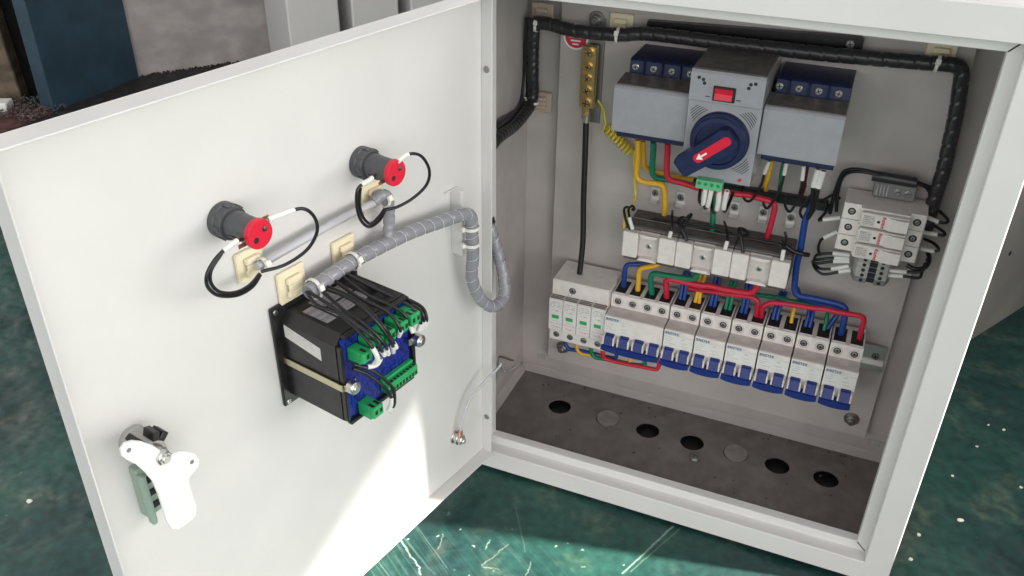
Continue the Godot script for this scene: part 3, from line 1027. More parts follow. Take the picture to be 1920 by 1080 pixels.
func breakers() -> void:
	# the rail behind all of them
	var rail := thing("din_rail", "steel mounting rail under the row of breakers, free end at right", "mounting rail", Q(258, 145, 0))
	var rs := S()
	side_profile(rs, [Vector2(0.2, 153), Vector2(6.5, 153), Vector2(6.5, 146), Vector2(7.5, 146), Vector2(7.5, 154), Vector2(1.4, 154), Vector2(1.4, 172), Vector2(7.5, 172), Vector2(7.5, 180), Vector2(6.5, 180), Vector2(6.5, 173), Vector2(0.2, 173)], 62, 454)
	obj("rail", rs, m.zinc, rail)
	screw("rail_screw", Q(444, 163, 1.5), Vector3.BACK, 4.4, 2.4, m.dull_steel, rail)
	# surge arrester
	var t := thing("surge_arrester", "four pole surge arrester with green windows at the left end", "surge arrester", Q(104, 118, 0))
	var b := S()
	side_profile(b, [Vector2(8, 119), Vector2(56, 119), Vector2(61, 121), Vector2(62, 123), Vector2(62, 138.5), Vector2(57, 139), Vector2(57, 184.8), Vector2(58, 186), Vector2(58, 204.5), Vector2(56.5, 206), Vector2(8, 206)], 68.4, 139.6)
	var base := obj("base", b, m.white_plastic, t)
	var eh := S()
	disc(eh, Q(94, 195, 58.05), Vector3.BACK, 4.4, 0.2, 0.0001, 16)
	obj("screw_hole", eh, m.slot, base)
	screw("earth_screw", Q(94, 195, 58.2), Vector3.BACK, 3.6, 0.7, m.dull_steel, base, true, 0.2)
	var mk1 := S()
	lathe(mk1, Q(91, 189.5, 58), Vector3.BACK, [Vector2(0.0027, 0), Vector2(0.0027, 0.0002), Vector2(0.0021, 0.0002), Vector2(0.0021, 0)], 18)
	obj("earth_mark", mk1, m.light_grey_plastic, base)
	for k in 4:
		var x := 68.0 + 18.0 * k
		var c := S()
		side_profile(c, [Vector2(57.1, 139.6), Vector2(67.2, 139.6), Vector2(68, 140.5), Vector2(68, 183.4), Vector2(67.2, 184.3), Vector2(57.1, 185.6)], x + 0.35, x + 17.65)
		var cart := obj("cartridge", c, m.white_plastic, t)
		for j in 3:
			var gsx := S()
			qbox(gsx, x + 1.0, x + 17.0, 185.0 - j * 0.25, 185.9 - j * 0.25, 58.6 + j * 3.0, 60.0 + j * 3.0, 0.2)
			obj("vent_rib", gsx, m.brown_grey, cart)
		obj("rating_print", label_quad(Q(x + 0.9, 183, 68.25), Q(x + 17.1, 183, 68.25), Q(x + 17.1, 141, 68.25), Q(x + 0.9, 141, 68.25)), m.arrester_print, cart)
		var wdw := S()
		qbox(wdw, x + 4.6, x + 13.4, 157.6, 162.4, 68.3, 68.9, 0.2)
		obj("status_window", wdw, m.green_plastic, cart)
		var hl := S()
		disc(hl, Q(x + 9, 130, 62.05), Vector3.BACK, 4.0, 0.2, 0.0001, 16)
		obj("screw_hole", hl, m.slot, base)
		screw("terminal_screw", Q(x + 9, 130, 62.2), Vector3.BACK, 3.3, 0.5, m.dull_steel, base, false, 0.9 + k)
	# one four pole breaker, then six two pole ones
	breaker(4, 140, "wide four pole breaker with blue linked toggles, beside the surge arrester", "", 2)
	var g := "two pole breakers with blue toggles"
	var b2 := breaker(2, 212, "two pole breaker right beside the four pole one, fed by blue and yellow wires", g)
	dup(b2, V(36, 0, 0), "second two pole breaker from the left, fed by blue and green wires")
	dup(b2, V(72, 0, 0), "third two pole breaker from the left, fed by blue and red wires")
	dup(b2, V(108, 0, 0), "fourth two pole breaker from the left, with a single yellow wire")
	dup(b2, V(144, 0, 0), "fifth two pole breaker from the left, fed by blue and green wires")
	dup(b2, V(180, 0, 0), "last two pole breaker at the right end of the row, under the long red wire")

func fuse_and_terminals() -> void:
	var rail := thing("din_rail", "short upright mounting rail behind the fuse holders and terminals", "mounting rail", Q(415, 264, 0))
	var rs := S()
	qbox(rs, 397.5, 432.5, 264, 384, 0.2, 1.4, 0.2)
	qbox(rs, 397.5, 398.6, 264, 384, 1.5, 7, 0.2)
	qbox(rs, 431.4, 432.5, 264, 384, 1.5, 7, 0.2)
	obj("rail", rs, m.zinc, rail)
	var labels := ["uppermost of the three stacked white fuse holders", "middle one of the three stacked white fuse holders", "lowest of the three stacked white fuse holders"]
	for k in 3:
		var y0 := 346.5 - 18.0 * k
		var t := thing("fuse_holder", labels[k], "fuse holder", Q(414, y0, 0), "white fuse holders stacked on the short rail")
		var b := S()
		prism(b, [Vector2(374, 8), Vector2(374, 44), Vector2(375.2, 45), Vector2(391, 45), Vector2(391, 52), Vector2(437, 52), Vector2(437, 45), Vector2(451.5, 45), Vector2(452.6, 44), Vector2(452.6, 8)], V(0, y0 + 0.35, PLATE_Z), Vector3(0.001, 0, 0), Vector3(0, 0, 0.001), V(0, 17.3, 0))
		var hb := obj("housing", b, m.white_plastic, t)
		for x in [382.5, 444.5]:
			var h := S()
			disc(h, Q(x, y0 + 9.0, 45), Vector3.BACK, 3.9, 0.3, 0.0001, 18)
			obj("screw_hole", h, m.slot, hb)
			screw("terminal_screw", Q(x, y0 + 9.0, 45.25), Vector3.BACK, 2.4, 0.4, m.dull_steel, hb, false, 0.6 + k)
		var f := S()
		qbox(f, 392.2, 437.6, y0 + 1.6, y0 + 16.4, 52.1, 60, 1.2)
		var fh := obj("fuse_drawer", f, m.white_plastic, t)
		var wedge := S()
		prism(wedge, [Vector2(417, 60.05), Vector2(420, 62.6), Vector2(436.4, 62.6), Vector2(436.9, 60.05)], V(0, y0 + 2.4, PLATE_Z), Vector3(0.001, 0, 0), Vector3(0, 0, 0.001), V(0, 13.2, 0))
		obj("pull_tab", wedge, m.white_plastic, fh)
		var nt := S()
		qbox(nt, 424, 436, y0 + 15.0, y0 + 15.8, 62, 63.0, 0.2)
		obj("notch", nt, m.light_grey_plastic, fh)
		obj("rating_print", label_quad(Q(394, y0 + 14.8, 60.4), Q(405.5, y0 + 14.8, 60.4), Q(405.5, y0 + 3.6, 60.4), Q(394, y0 + 3.6, 60.4)), m.fuse_print, fh)
		var dl := S()
		disc(dl, Q(409, y0 + 9.2, 60.3), Vector3.BACK, 1.5, 0.2, 0.0001, 12)
		obj("lamp_hole", dl, m.slot, fh)
		letters("brand_lettering", "Rome", 3.6, m.red_print, Transform3D(Basis(Vector3(0, 0, 1), -PI / 2), Q(413.6, y0 + 9.2, 60.4)), fh)
	# block above: a small terminal with a dark clip
	var t2 := thing("terminal_block", "small grey terminal block with a dark clip above the fuse holders", "terminal block", Q(412, 366, 0))
	var b2 := S()
	qbox(b2, 398, 438, 366, 382, 4, 22, 1.0)
	obj("body", b2, m.mid_grey, t2)
	var cl := S()
	tube(cl, [Q(394, 387, 20), Q(436, 387, 20)], 5.5, 12)
	obj("dark_clip", cl, m.wrap_dark, t2)
	for x in [421.0, 431.0]:
		screw("terminal_screw", Q(x, 374, 22), Vector3.BACK, 3.4, 0.8, m.dull_steel, t2, false, 0.5)
	for j in 4:
		var r := S()
		qbox(r, 401 + 3.2 * j, 402.4 + 3.2 * j, 368, 380, 22.05, 23.6, 0.3)
		obj("rib", r, m.light_grey_plastic, t2)
	# slices below
	var lab := ["grey terminal slice touching the lowest fuse holder", "second grey terminal slice under the fuse holders", "third grey terminal slice, in the middle of the terminal row", "fourth grey terminal slice, next above the bottom two", "fifth grey terminal slice, one above the bottom end", "bottom grey terminal slice at the end of the short rail"]
	for k in 6:
		var y0 := 302.5 - 6.2 * k
		var s := thing("rail_terminal", lab[k], "terminal block", Q(416, y0, 0), "grey rail terminals below the fuse holders")
		var b := S()
		prism(b, [Vector2(396, 6), Vector2(396, 22), Vector2(400, 34), Vector2(412, 36), Vector2(412, 31), Vector2(420, 31), Vector2(420, 36), Vector2(431, 34), Vector2(435, 22), Vector2(435, 6)], V(0, y0, PLATE_Z), Vector3(0.001, 0, 0), Vector3(0, 0, 0.001), V(0, 5.8, 0))
		obj("body", b, m.light_grey_plastic if k != 5 else m.mid_grey, s)
		for x in [407.0, 425.0]:
			var h := S()
			disc(h, Q(x, y0 + 2.9, 35.0), Vector3.BACK, 2.0, 0.6, 0.0001, 12)
			obj("screw_hole", h, m.slot, s)
		var mid := S()
		qbox(mid, 412.2, 419.8, y0 + 0.4, y0 + 5.4, 31.1, 32.4, 0.2)
		obj("dark_marker", mid, m.black_plastic, s)

func earth_parts() -> void:
	var t := thing("earth_bar", "brass earth bar with five screws beside the red sticker", "earth bar", Q(83, 392, 0))
	var bk := S()
	qbox(bk, 80, 97, 389, 507, 0.2, 2.0, 0.4)
	obj("bracket", bk, m.dull_steel, t)
	var br := S()
	qbox(br, 75.5, 93, 410, 480, 9, 15, 0.8)
	var bar := obj("bar", br, m.brass, t)
	var st := S()
	qbox(st, 82, 92, 414, 426, 2.1, 8.9, 0.4)
	qbox(st, 82, 92, 468, 480, 2.1, 8.9, 0.4)
	obj("spacer", st, m.black_plastic, t)
	var yy := [473.0, 457.0, 444.0, 430.0, 416.0]
	for k in 5:
		var w := S()
		disc(w, Q(84, yy[k], 15), Vector3.BACK, 6.3 if k in [0, 3, 4] else 5.2, 1.0, 0.0003, 18)
		obj("washer", w, m.brass, bar)
		screw("bar_screw", Q(84, yy[k], 16), Vector3.BACK, 5.0 if k in [0, 3, 4] else 4.2, 2.6, m.brass, bar, true, 0.3 + k * 1.1)
	# earth sticker: white edge, red disc, three white bars and a stem
	var s := thing("earth_sticker", "round red earth symbol sticker on the back plate, partly under the cable", "sticker", Q(63.2, 483.5, 0))
	var wd := S()
	disc(wd, Q(63.2, 483.5, 0.05), Vector3.BACK, 14.5, 0.12, 0.00002, 36)
	obj("white_edge", wd, m.white_print, s)
	var rd := S()
	disc(rd, Q(63.2, 483.6, 0.18), Vector3.BACK, 12.6, 0.12, 0.00002, 36)
	obj("red_disc", rd, m.red_print, s)
	var sy := S()
	var ec := Q(63.2, 483.5, 0) * 1000.0
	for e in [[7.6, -0.5], [5.6, -4.4], [3.6, -8.2]]:
		qbox(sy, ec.x - e[0], ec.x + e[0], ec.y + e[1] - 0.8, ec.y + e[1] + 0.8, 0.32, 0.45, 0.02)
	qbox(sy, ec.x - 0.8, ec.x + 0.8, ec.y + 0.4, ec.y + 9.5, 0.32, 0.45, 0.02)
	obj("earth_symbol", sy, m.white_print, s)

func cable_base(at: Vector3, n: Vector3, upv: Vector3, size: float, label: String, mat: Material, base := Transform3D.IDENTITY, tied := true) -> Node3D:
	# a square stick-on cable tie base: pad, saddle with two posts, and the tie loop
	var t := thing("cable_tie_base", label, "cable tie base", at, "stick-on cable tie bases", base)
	var b := Basis(upv.cross(n).normalized(), upv, n)
	var xf := Transform3D(b, at)
	var h := size * 0.0005
	var p := S()
	box(p, Vector3(-h, -h, 0.0002), Vector3(h, h, 0.0042), 0.001, xf)
	obj("pad", p, mat, t)
	var s := S()
	box(s, Vector3(-h * 0.55, h * 0.2, 0.0043), Vector3(h * 0.55, h * 0.62, 0.0085), 0.001, xf)
	box(s, Vector3(-h * 0.55, -h * 0.62, 0.0043), Vector3(h * 0.55, -h * 0.2, 0.0085), 0.001, xf)
	box(s, Vector3(-h * 0.5, -h * 0.19, 0.0062), Vector3(h * 0.5, h * 0.19, 0.0083), 0.0006, xf)
	obj("saddle", s, mat, t)
	return t

func tie_loop(parent: Node3D, c: Vector3, axis: Vector3, r: float, mat: Material) -> void:
	var w := axis.normalized()
	var st := S()
	lathe(st, c - w * 0.0016, w, [Vector2(r * 0.001, 0), Vector2(r * 0.001 + 0.0009, 0.0002), Vector2(r * 0.001 + 0.0009, 0.0030), Vector2(r * 0.001, 0.0032), Vector2(r * 0.001 - 0.0004, 0.0016), Vector2(r * 0.001, 0)], 20)
	var u := w.cross(Vector3(0.2, 0.9, -0.4)).normalized()
	var hx := Transform3D(Basis(u, w.cross(u), w), c + u * (r * 0.001 + 0.0016))
	box(st, Vector3(-0.0014, -0.0026, -0.0024), Vector3(0.0018, 0.0026, 0.0024), 0.0005, hx)
	obj("cable_tie", st, mat, parent)

func looms() -> void:
	var F := Vector3.BACK
	cable_base(Q(22.3, 502.8, -5), F, Vector3.UP, 25, "darker cable tie base in the upper left corner of the enclosure", m.dark_cream)
	cable_base(Q(114.2, 502.1, 0), F, Vector3.UP, 26, "cream cable tie base on the plate beside the black rail", m.cream)
	cable_base(Q(427.8, 509.5, 0), F, Vector3.UP, 27, "cream cable tie base in the upper right corner of the plate", m.cream)
	cable_base(Q(22.9, 400.6, -10), F, Vector3.UP, 24, "cream cable tie base low on the left edge under the corner loom", m.dark_cream)
	var t := thing("cable_loom", "dark wrapped cable loom along the top of the plate and down its right edge", "cable loom", Q(250.4, 500.6, 20))
	var st := S()
	var lp1 := curve([Q(20.4, 497.7, 14), Q(38.8, 499.5, 20), Q(70.3, 496.7, 24), Q(118.2, 498.3, 24), Q(144.4, 502.5, 24), Q(178.5, 503.8, 26), Q(229.8, 503.4, 26), Q(277.0, 503.9, 26), Q(322.5, 503.8, 24), Q(355.8, 504.3, 22), Q(376.5, 504.4, 20), Q(410.9, 505.2, 18), Q(439.4, 505.8, 16), Q(448.2, 500.3, 14), Q(451.3, 484.5, 13), Q(454.1, 458.6, 13), Q(455.9, 428.9, 13), Q(457.3, 399.8, 13), Q(456.5, 370.5, 13), Q(457.0, 334.9, 12)], 8)
	tube(st, lp1, 7.2, 14, 14.0)
	var le1 := S()
	tube(le1, wound(lp1, 7.15, 14.0), 0.22, 5)
	obj("wrap_edge_glint", le1, m.wrap_edge_glint_dark, t)  # thin helix painting the highlights of the dark wrap
	obj("spiral_wrap", st, m.wrap_dark, t)
	for q in [[Q(23.0, 495.7, 14), Vector3(1, -0.2, 0)], [Q(117.7, 497.7, 24), Vector3(1, -0.05, 0)], [Q(426.1, 505.9, 17), Vector3(1, -0.1, 0)]]:
		tie_loop(t, q[0], q[1], 7.5, m.tie)
	var t2 := thing("cable_loom", "dark cable loom down the left back corner and forward to the door", "cable loom", Q(15.9, 448.6, 6))
	var s2 := S()
	tube(s2, curve([Q(18.1, 498.8, 10), Q(16.1, 473.4, 8), Q(16.4, 437.0, 8), Q(15.8, 405.4, 8), V(16.0, 394.4, -131.9), V(18.0, 398.0, -71.0), V(12, 380, -60), V(16, 345, -40), V(26, 335, -28), V(35, 329, -15)], 8), 6.8, 12, 8.0)
	obj("spiral_wrap", s2, m.wrap_dark, t2)
	var s3 := S()
	tube(s3, curve([Q(8.8, 497.5, 4), Q(5.3, 464.0, 0), Q(4.1, 426.6, 0), V(6.0, 398.0, -167.0), V(8.0, 401.6, -93.7), V(8, 384, -62), V(10, 350, -44)], 8), 4.6, 10)
	obj("side_cable", s3, m.wrap_dark, t2)
	tie_loop(t2, Q(16.5, 405.5, 8), Vector3(0.2, 1, 0), 7.2, m.tie)

func power_wires() -> void:
	# from the left switch through the transformers
	wire("power_wire", "thick yellow wire from the left switch into the first transformer", m.yellow_wire, 3.3, bent([Q(155.4, 396.9, 50), Q(155.3, 345.2, 40), Q(186.5, 344.2, 36), Q(187.7, 302.1, 24)], 9))
	wire("power_wire", "short yellow wire behind the thick yellow one under the left switch", m.yellow_wire, 3.1, bent([Q(157.3, 390.8, 36), Q(158.5, 354.3, 26), Q(177.7, 348.7, 18), Q(213.1, 344.4, 12)], 9))
	wire("power_wire", "thick green wire from the left switch into the middle transformer", m.green_wire, 3.3, bent([Q(171.9, 396.5, 48), Q(171.0, 348.7, 32), Q(210.0, 343.6, 24), Q(236.8, 344.0, 22), Q(243.8, 293.6, 24)], 9))
	wire("power_wire", "thick red wire from the left switch into the third transformer", m.red_wire, 3.3, bent([Q(188.0, 398.1, 50), Q(189.0, 352.8, 40), Q(224.2, 347.0, 36), Q(274.7, 344.1, 26), Q(306.1, 342.7, 26), Q(303.5, 297.2, 24)], 9))
	# from the transformers to the four pole breaker
	wire("power_wire", "blue wire bending into the first pole of the wide breaker", m.blue_wire, 3.0, bent([Q(149, 199.3, 30), Q(149.4, 231.9, 33), Q(175.1, 235.7, 26), Q(196, 240, 10)], 9))
	wire("power_wire", "yellow wire from the first transformer down to the wide breaker", m.yellow_wire, 3.3, bent([Q(167, 199.3, 31), Q(167.1, 231.7, 33), Q(193.0, 241.3, 30), Q(183, 262, 30)], 9))
	wire("power_wire", "green wire from the middle transformer across to the wide breaker", m.green_wire, 3.5, bent([Q(185, 199.3, 32), Q(180.4, 229.2, 36), Q(234.7, 236.9, 42), Q(238.4, 251.8, 47), Q(237.9, 260.1, 47)], 10))
	wire("power_wire", "red wire from the third transformer across to the wide breaker", m.red_wire, 3.5, bent([Q(203, 199.3, 33), Q(200.1, 228.8, 40), Q(251.7, 230.7, 40), Q(300.6, 235.2, 44), Q(305.9, 251.3, 48), Q(305.4, 261.0, 47)], 10))
	# neutral and the red feed along the breakers
	wire("power_wire", "thick blue neutral wire down from the right switch to the last breaker", m.blue_wire, 3.6, bent([Q(344.1, 357.5, 34), Q(339.6, 334.9, 30), Q(339.9, 284.7, 28), Q(342.1, 235.9, 28), Q(401.5, 235.7, 28), Q(401, 199.3, 30)], 12))
	wire("power_wire", "second blue wire behind the neutral above the last breakers", m.blue_wire, 2.8, bent([Q(344.8, 238.2, 16), Q(350.8, 224.1, 16), Q(397.0, 224.6, 16), Q(386, 199.3, 24)], 8))
	wire("power_wire", "long red wire arching over the right breakers to the last pole", m.red_wire, 3.0, bent([Q(313.6, 199.3, 31), Q(314.9, 224.8, 38), Q(379.6, 231.7, 38), Q(420.8, 230.4, 34), Q(421, 199.3, 31)], 9))
	wire("power_wire", "short red wire from under the red feed into the third breaker", m.red_wire, 2.8, bent([Q(308.2, 199.3, 31), Q(307.8, 226.1, 36), Q(263.9, 221.7, 34), Q(225.3, 213.0, 24)], 9))
	wire("power_wire", "dark green wire hidden behind the red feed above the breakers", m.green_wire, 2.8, bent([Q(236.0, 218.2, 18), Q(291.8, 219.7, 18), Q(336.7, 221.6, 18), Q(386.6, 219.1, 16)], 9))
	# pairs that drop into each two pole breaker
	var cols := [m.blue_wire, m.yellow_wire, m.blue_wire, m.green_wire, m.blue_wire, null, m.blue_wire, m.yellow_wire, m.blue_wire, m.green_wire]
	var names := ["blue", "yellow", "blue", "green", "blue", "", "blue", "single yellow", "blue", "green"]
	var where := ["first", "first", "second", "second", "third", "", "fourth", "fourth", "fifth", "fifth"]
	for k in 10:
		if cols[k] == null: continue
		var x := 221.0 + 18.0 * k
		var t := thing("wire_pair", "%s feed wires dropping into the %s two pole breaker from the left" % [names[k], where[k]] if k != 7 else "single yellow feed wire dropping into the fourth two pole breaker", "wire", Q(x, 199, 28), "feed wires behind the red wire")
		for s in ([-2.3, 2.3] if not k in [7, 9] else [0.0]):
			var st := S()
			tube(st, bent([Q(x + s, 199.3, 29 + absf(s) * 0.3), Q(x + s, 230 if k < 5 else 217, 22), Q(x + s + 2, 246 if k < 5 else 223, 5)], 8), 2.3, 9)
			obj("insulation", st, cols[k], t)
	# loops from the arrester to the wide breaker underneath
	var lp := [[m.blue_wire, "blue", 2.7, [Q(77, 121, 38), Q(83.4, 94.4, 38), Q(151.2, 97.4, 38), Q(149, 119, 38)]],
		[m.yellow_wire, "yellow", 2.2, [Q(95, 121, 40), Q(99.4, 93.6, 40), Q(169.9, 97.6, 40), Q(167, 119, 40)]],
		[m.green_wire, "green", 2.7, [Q(113, 121, 42), Q(120.2, 94.3, 42), Q(188.9, 99.6, 42), Q(185, 119, 42)]],
		[m.red_wire, "red", 2.7, [Q(131, 121, 44), Q(135.6, 96.0, 44), Q(207.0, 100.7, 44), Q(203, 119, 44)]]]
	for q in lp:
		wire("link_wire", "%s link wire looping under the surge arrester to the wide breaker" % q[1], q[0], q[2], bent(q[3], 7))
	# earth wire from the brass bar into the arrester
	var e := wire("earth_wire", "thick black earth wire hanging from the brass bar to the surge arrester", m.black_wire, 3.5, curve([Q(86.7, 397.3, 20), Q(88.4, 357.2, 22), Q(90.5, 297.6, 24), Q(93.8, 250.3, 28), Q(94, 206.3, 34)], 6))
	var fs := S()
	disc(fs, Q(86.8, 395.4, 20), Vector3(0.02, 1, 0.02), 3.9, 9, 0.0005, 14)
	obj("crimp", fs, m.zinc, e)
	var lg := S()
	box(lg, Q(84.8, 400.4, 15) - V(5, 5, 0), Q(83.8, 417.7, 15) + V(5, 0, 2), 0.0008)
	obj("lug", lg, m.brass, e)
	# coiled yellow green wire
	var path := curve([Q(97.4, 420.9, 15), Q(103.9, 411.7, 14), Q(107.6, 394.1, 12)], 5)
	path.append_array(helix(Q(108.5, 389.1, 12), Q(139.5, 362.8, 10), 5.2, 8.5))
	path.append_array(curve([Q(142.4, 358.1, 10), Q(145.6, 328.7, 8), Q(148.3, 311.1, 10), Q(148.4, 303.6, 30), Q(147.3, 299.0, 44), Q(149.1, 289.5, 52)], 6))
	wire("coiled_wire", "coiled yellow and green earth wire beside the left switch", m.yellow_green_wire, 1.4, path, [], "", Transform3D.IDENTITY, 8)

func control_wires() -> void:
	var k: Material = m.black_wire
	var g := "thin black control wires"
	# under the right switch
	wire("control_wire", "black control wire with a white sleeve beside the yellow wire", k, 1.5, curve([Q(292.9, 392.7, 40), Q(290.4, 377.8, 40), Q(289.2, 365.8, 38), Q(285.0, 350.7, 32), Q(279.3, 338.9, 28), Q(273.0, 337.8, 24), Q(268.5, 344.1, 20), Q(267.8, 349.1, 14)], 5), [[Q(292.9, 392.7, 40), Q(290.3, 378.4, 40)]], g)
	wire("power_wire", "yellow wire dropping from the right switch behind its black rail", m.yellow_wire, 2.8, bent([Q(294.3, 391.8, 34), Q(292.3, 359.9, 24), Q(291.8, 345.2, 6)], 6))
	wire("control_wire", "black control wire with a white sleeve beside the dark green wire", k, 1.5, curve([Q(310.1, 393.4, 40), Q(310.1, 380.3, 40), Q(308.8, 367.1, 38), Q(304.9, 348.9, 32), Q(298.1, 332.9, 26), Q(292.4, 337.3, 20), Q(293.7, 345.2, 14)], 5), [[Q(310.1, 393.4, 40), Q(310.0, 380.9, 40)]], g)
	wire("power_wire", "dark green wire dropping from the right switch", m.green_wire, 2.6, bent([Q(307.2, 390.9, 32), Q(307.1, 366.6, 26), Q(306.2, 348.0, 6)], 6))
	wire("control_wire", "black control wire with a white sleeve beside the dark red wire", k, 1.5, curve([Q(327.6, 393.5, 40), Q(328.8, 377.8, 40), Q(328.9, 365.2, 36), Q(326.8, 348.0, 30), Q(322.1, 333.9, 26), Q(315.7, 336.9, 20), Q(315.0, 346.1, 14)], 5), [[Q(327.6, 393.5, 40), Q(328.7, 378.3, 40)]], g)
	wire("power_wire", "dark red wire dropping from the right switch", m.dark_red_wire, 2.4, bent([Q(330.5, 392.5, 36), Q(331.2, 370.6, 32), Q(329.3, 343.9, 14)], 6))
	wire("control_wire", "left one of two black wires with long white sleeves at the neutral", k, 2.2, curve([Q(342.2, 395.1, 46), Q(341.1, 375.4, 46), Q(342.3, 360.7, 42), Q(343.2, 345.9, 36), Q(340.3, 331.7, 31)], 5), [[Q(342.2, 395.1, 46), Q(341.0, 376.0, 46)]], g)
	wire("control_wire", "right one of two black wires with long white sleeves at the neutral", k, 2.2, curve([Q(347.5, 394.3, 46), Q(345.9, 375.2, 46), Q(345.9, 361.4, 42), Q(345.8, 346.4, 36), Q(341.3, 331.9, 31)], 5), [[Q(347.5, 394.3, 46), Q(345.8, 375.7, 46)]], g)
	wire("control_wire", "small black loop of wire hanging left of the neutral joint", k, 1.5, curve([Q(340.0, 363.0, 40), Q(335.3, 350.5, 36), Q(332.4, 339.4, 32), Q(335.8, 331.6, 30), Q(340.1, 335.0, 30), Q(343.1, 346.6, 32)], 6), [], g)
	wire("control_wire", "black wire running right from the neutral joint to the fuses", k, 1.5, curve([Q(343.2, 353.7, 34), Q(349.2, 351.3, 26), Q(355.5, 353.3, 18), Q(361.1, 354.9, 12), Q(368.5, 350.9, 8)], 5), [], g)
	# four sleeves at the green plug
	var pl := [[Q(243.3, 381.8, 109), Q(241.3, 360.3, 100), Q(233.8, 353.6, 80), Q(228.6, 355.7, 50)], [Q(249.2, 381.8, 109), Q(246.4, 358.9, 100), Q(240.8, 349.4, 84), Q(235.5, 350.7, 50)], [Q(257.2, 381.6, 109), Q(255.7, 355.7, 98), Q(249.0, 344.3, 80), Q(241.6, 348.1, 50)], [Q(264.4, 382.9, 109), Q(262.4, 358.2, 98), Q(262.4, 348.2, 80), Q(262.9, 354.8, 50)]]
	var pn := ["leftmost", "second", "third", "rightmost"]
	for i in 4:
		wire("control_wire", "black wire with a white sleeve, %s under the green plug" % pn[i], k, 1.7, curve(pl[i], 6), [[pl[i][0], pl[i][1]]], "sleeved wires under the green plug")
	# small wires on top of the transformers
	wire("control_wire", "sleeved black wire at the left end of the first transformer", k, 1.5, curve([Q(160.6, 293.5, 58), Q(154.7, 305.1, 54), Q(150.7, 310.5, 44), Q(152.2, 310.3, 34), Q(152.5, 301.8, 24)], 5), [[Q(160.7, 292.8, 58), Q(154.7, 305.1, 54)]], g)
	wire("control_wire", "bare black wire beside the sleeve at the left end of the transformers", k, 1.5, curve([Q(157.3, 288.8, 54), Q(150.3, 298.3, 50), Q(144.7, 307.0, 42), Q(145.6, 306.7, 32), Q(150.9, 299.2, 22)], 5), [], g)
	wire("control_wire", "sleeved black wire at the right end of the first transformer", k, 1.6, curve([Q(203.0, 291.9, 58), Q(203.3, 303.7, 52), Q(199.5, 310.6, 40), Q(195.6, 306.0, 20)], 5), [[Q(203.0, 291.9, 58), Q(203.4, 298.5, 55)]], g)
	wire("control_wire", "tangle of black wire at the left end of the middle transformer", k, 1.9, curve([Q(222.6, 291.7, 57), Q(215.2, 303.2, 54), Q(208.6, 307.3, 46), Q(210.1, 309.2, 38), Q(216.6, 307.4, 34), Q(218.1, 309.3, 26), Q(212.5, 303.3, 30), Q(212.4, 301.8, 44), Q(218.4, 295.6, 56)], 6), [], g)
	wire("control_wire", "sleeved black wire at the right end of the middle transformer", k, 1.6, curve([Q(264.7, 290.9, 58), Q(265.0, 301.2, 52), Q(260.6, 307.6, 40), Q(255.2, 306.8, 24)], 5), [[Q(264.7, 290.9, 58), Q(264.8, 300.3, 53)]], g)
	wire("control_wire", "folded black wire at the left end of the third transformer", k, 1.9, curve([Q(284.2, 290.8, 57), Q(279.7, 303.1, 52), Q(274.2, 311.1, 44), Q(278.4, 308.1, 36), Q(283.8, 302.1, 32), Q(279.7, 301.5, 38)], 6), [], g)
	wire("control_wire", "sleeved black wire at the right end of the third transformer", k, 1.6, curve([Q(325.4, 291.6, 58), Q(324.7, 304.0, 52), Q(324.4, 307.3, 38), Q(321.0, 305.6, 20)], 5), [[Q(325.4, 291.6, 58), Q(324.6, 301.9, 53)]], g)
	wire("control_wire", "black cable running right past the third transformer to the fuse wires", k, 2.6, curve([Q(318.4, 304.4, 40), Q(333.3, 295.9, 40), Q(343.6, 293.3, 38), Q(350.1, 291.4, 34)], 5), [], g)
	wire("control_wire", "black wire lying along the tops of the transformers", k, 1.5, curve([Q(177.3, 297.3, 30), Q(200.3, 300.6, 34), Q(223.3, 302.1, 34), Q(251.1, 302.3, 36), Q(283.5, 299.7, 38), Q(317.8, 299.3, 38)], 5), [], g)
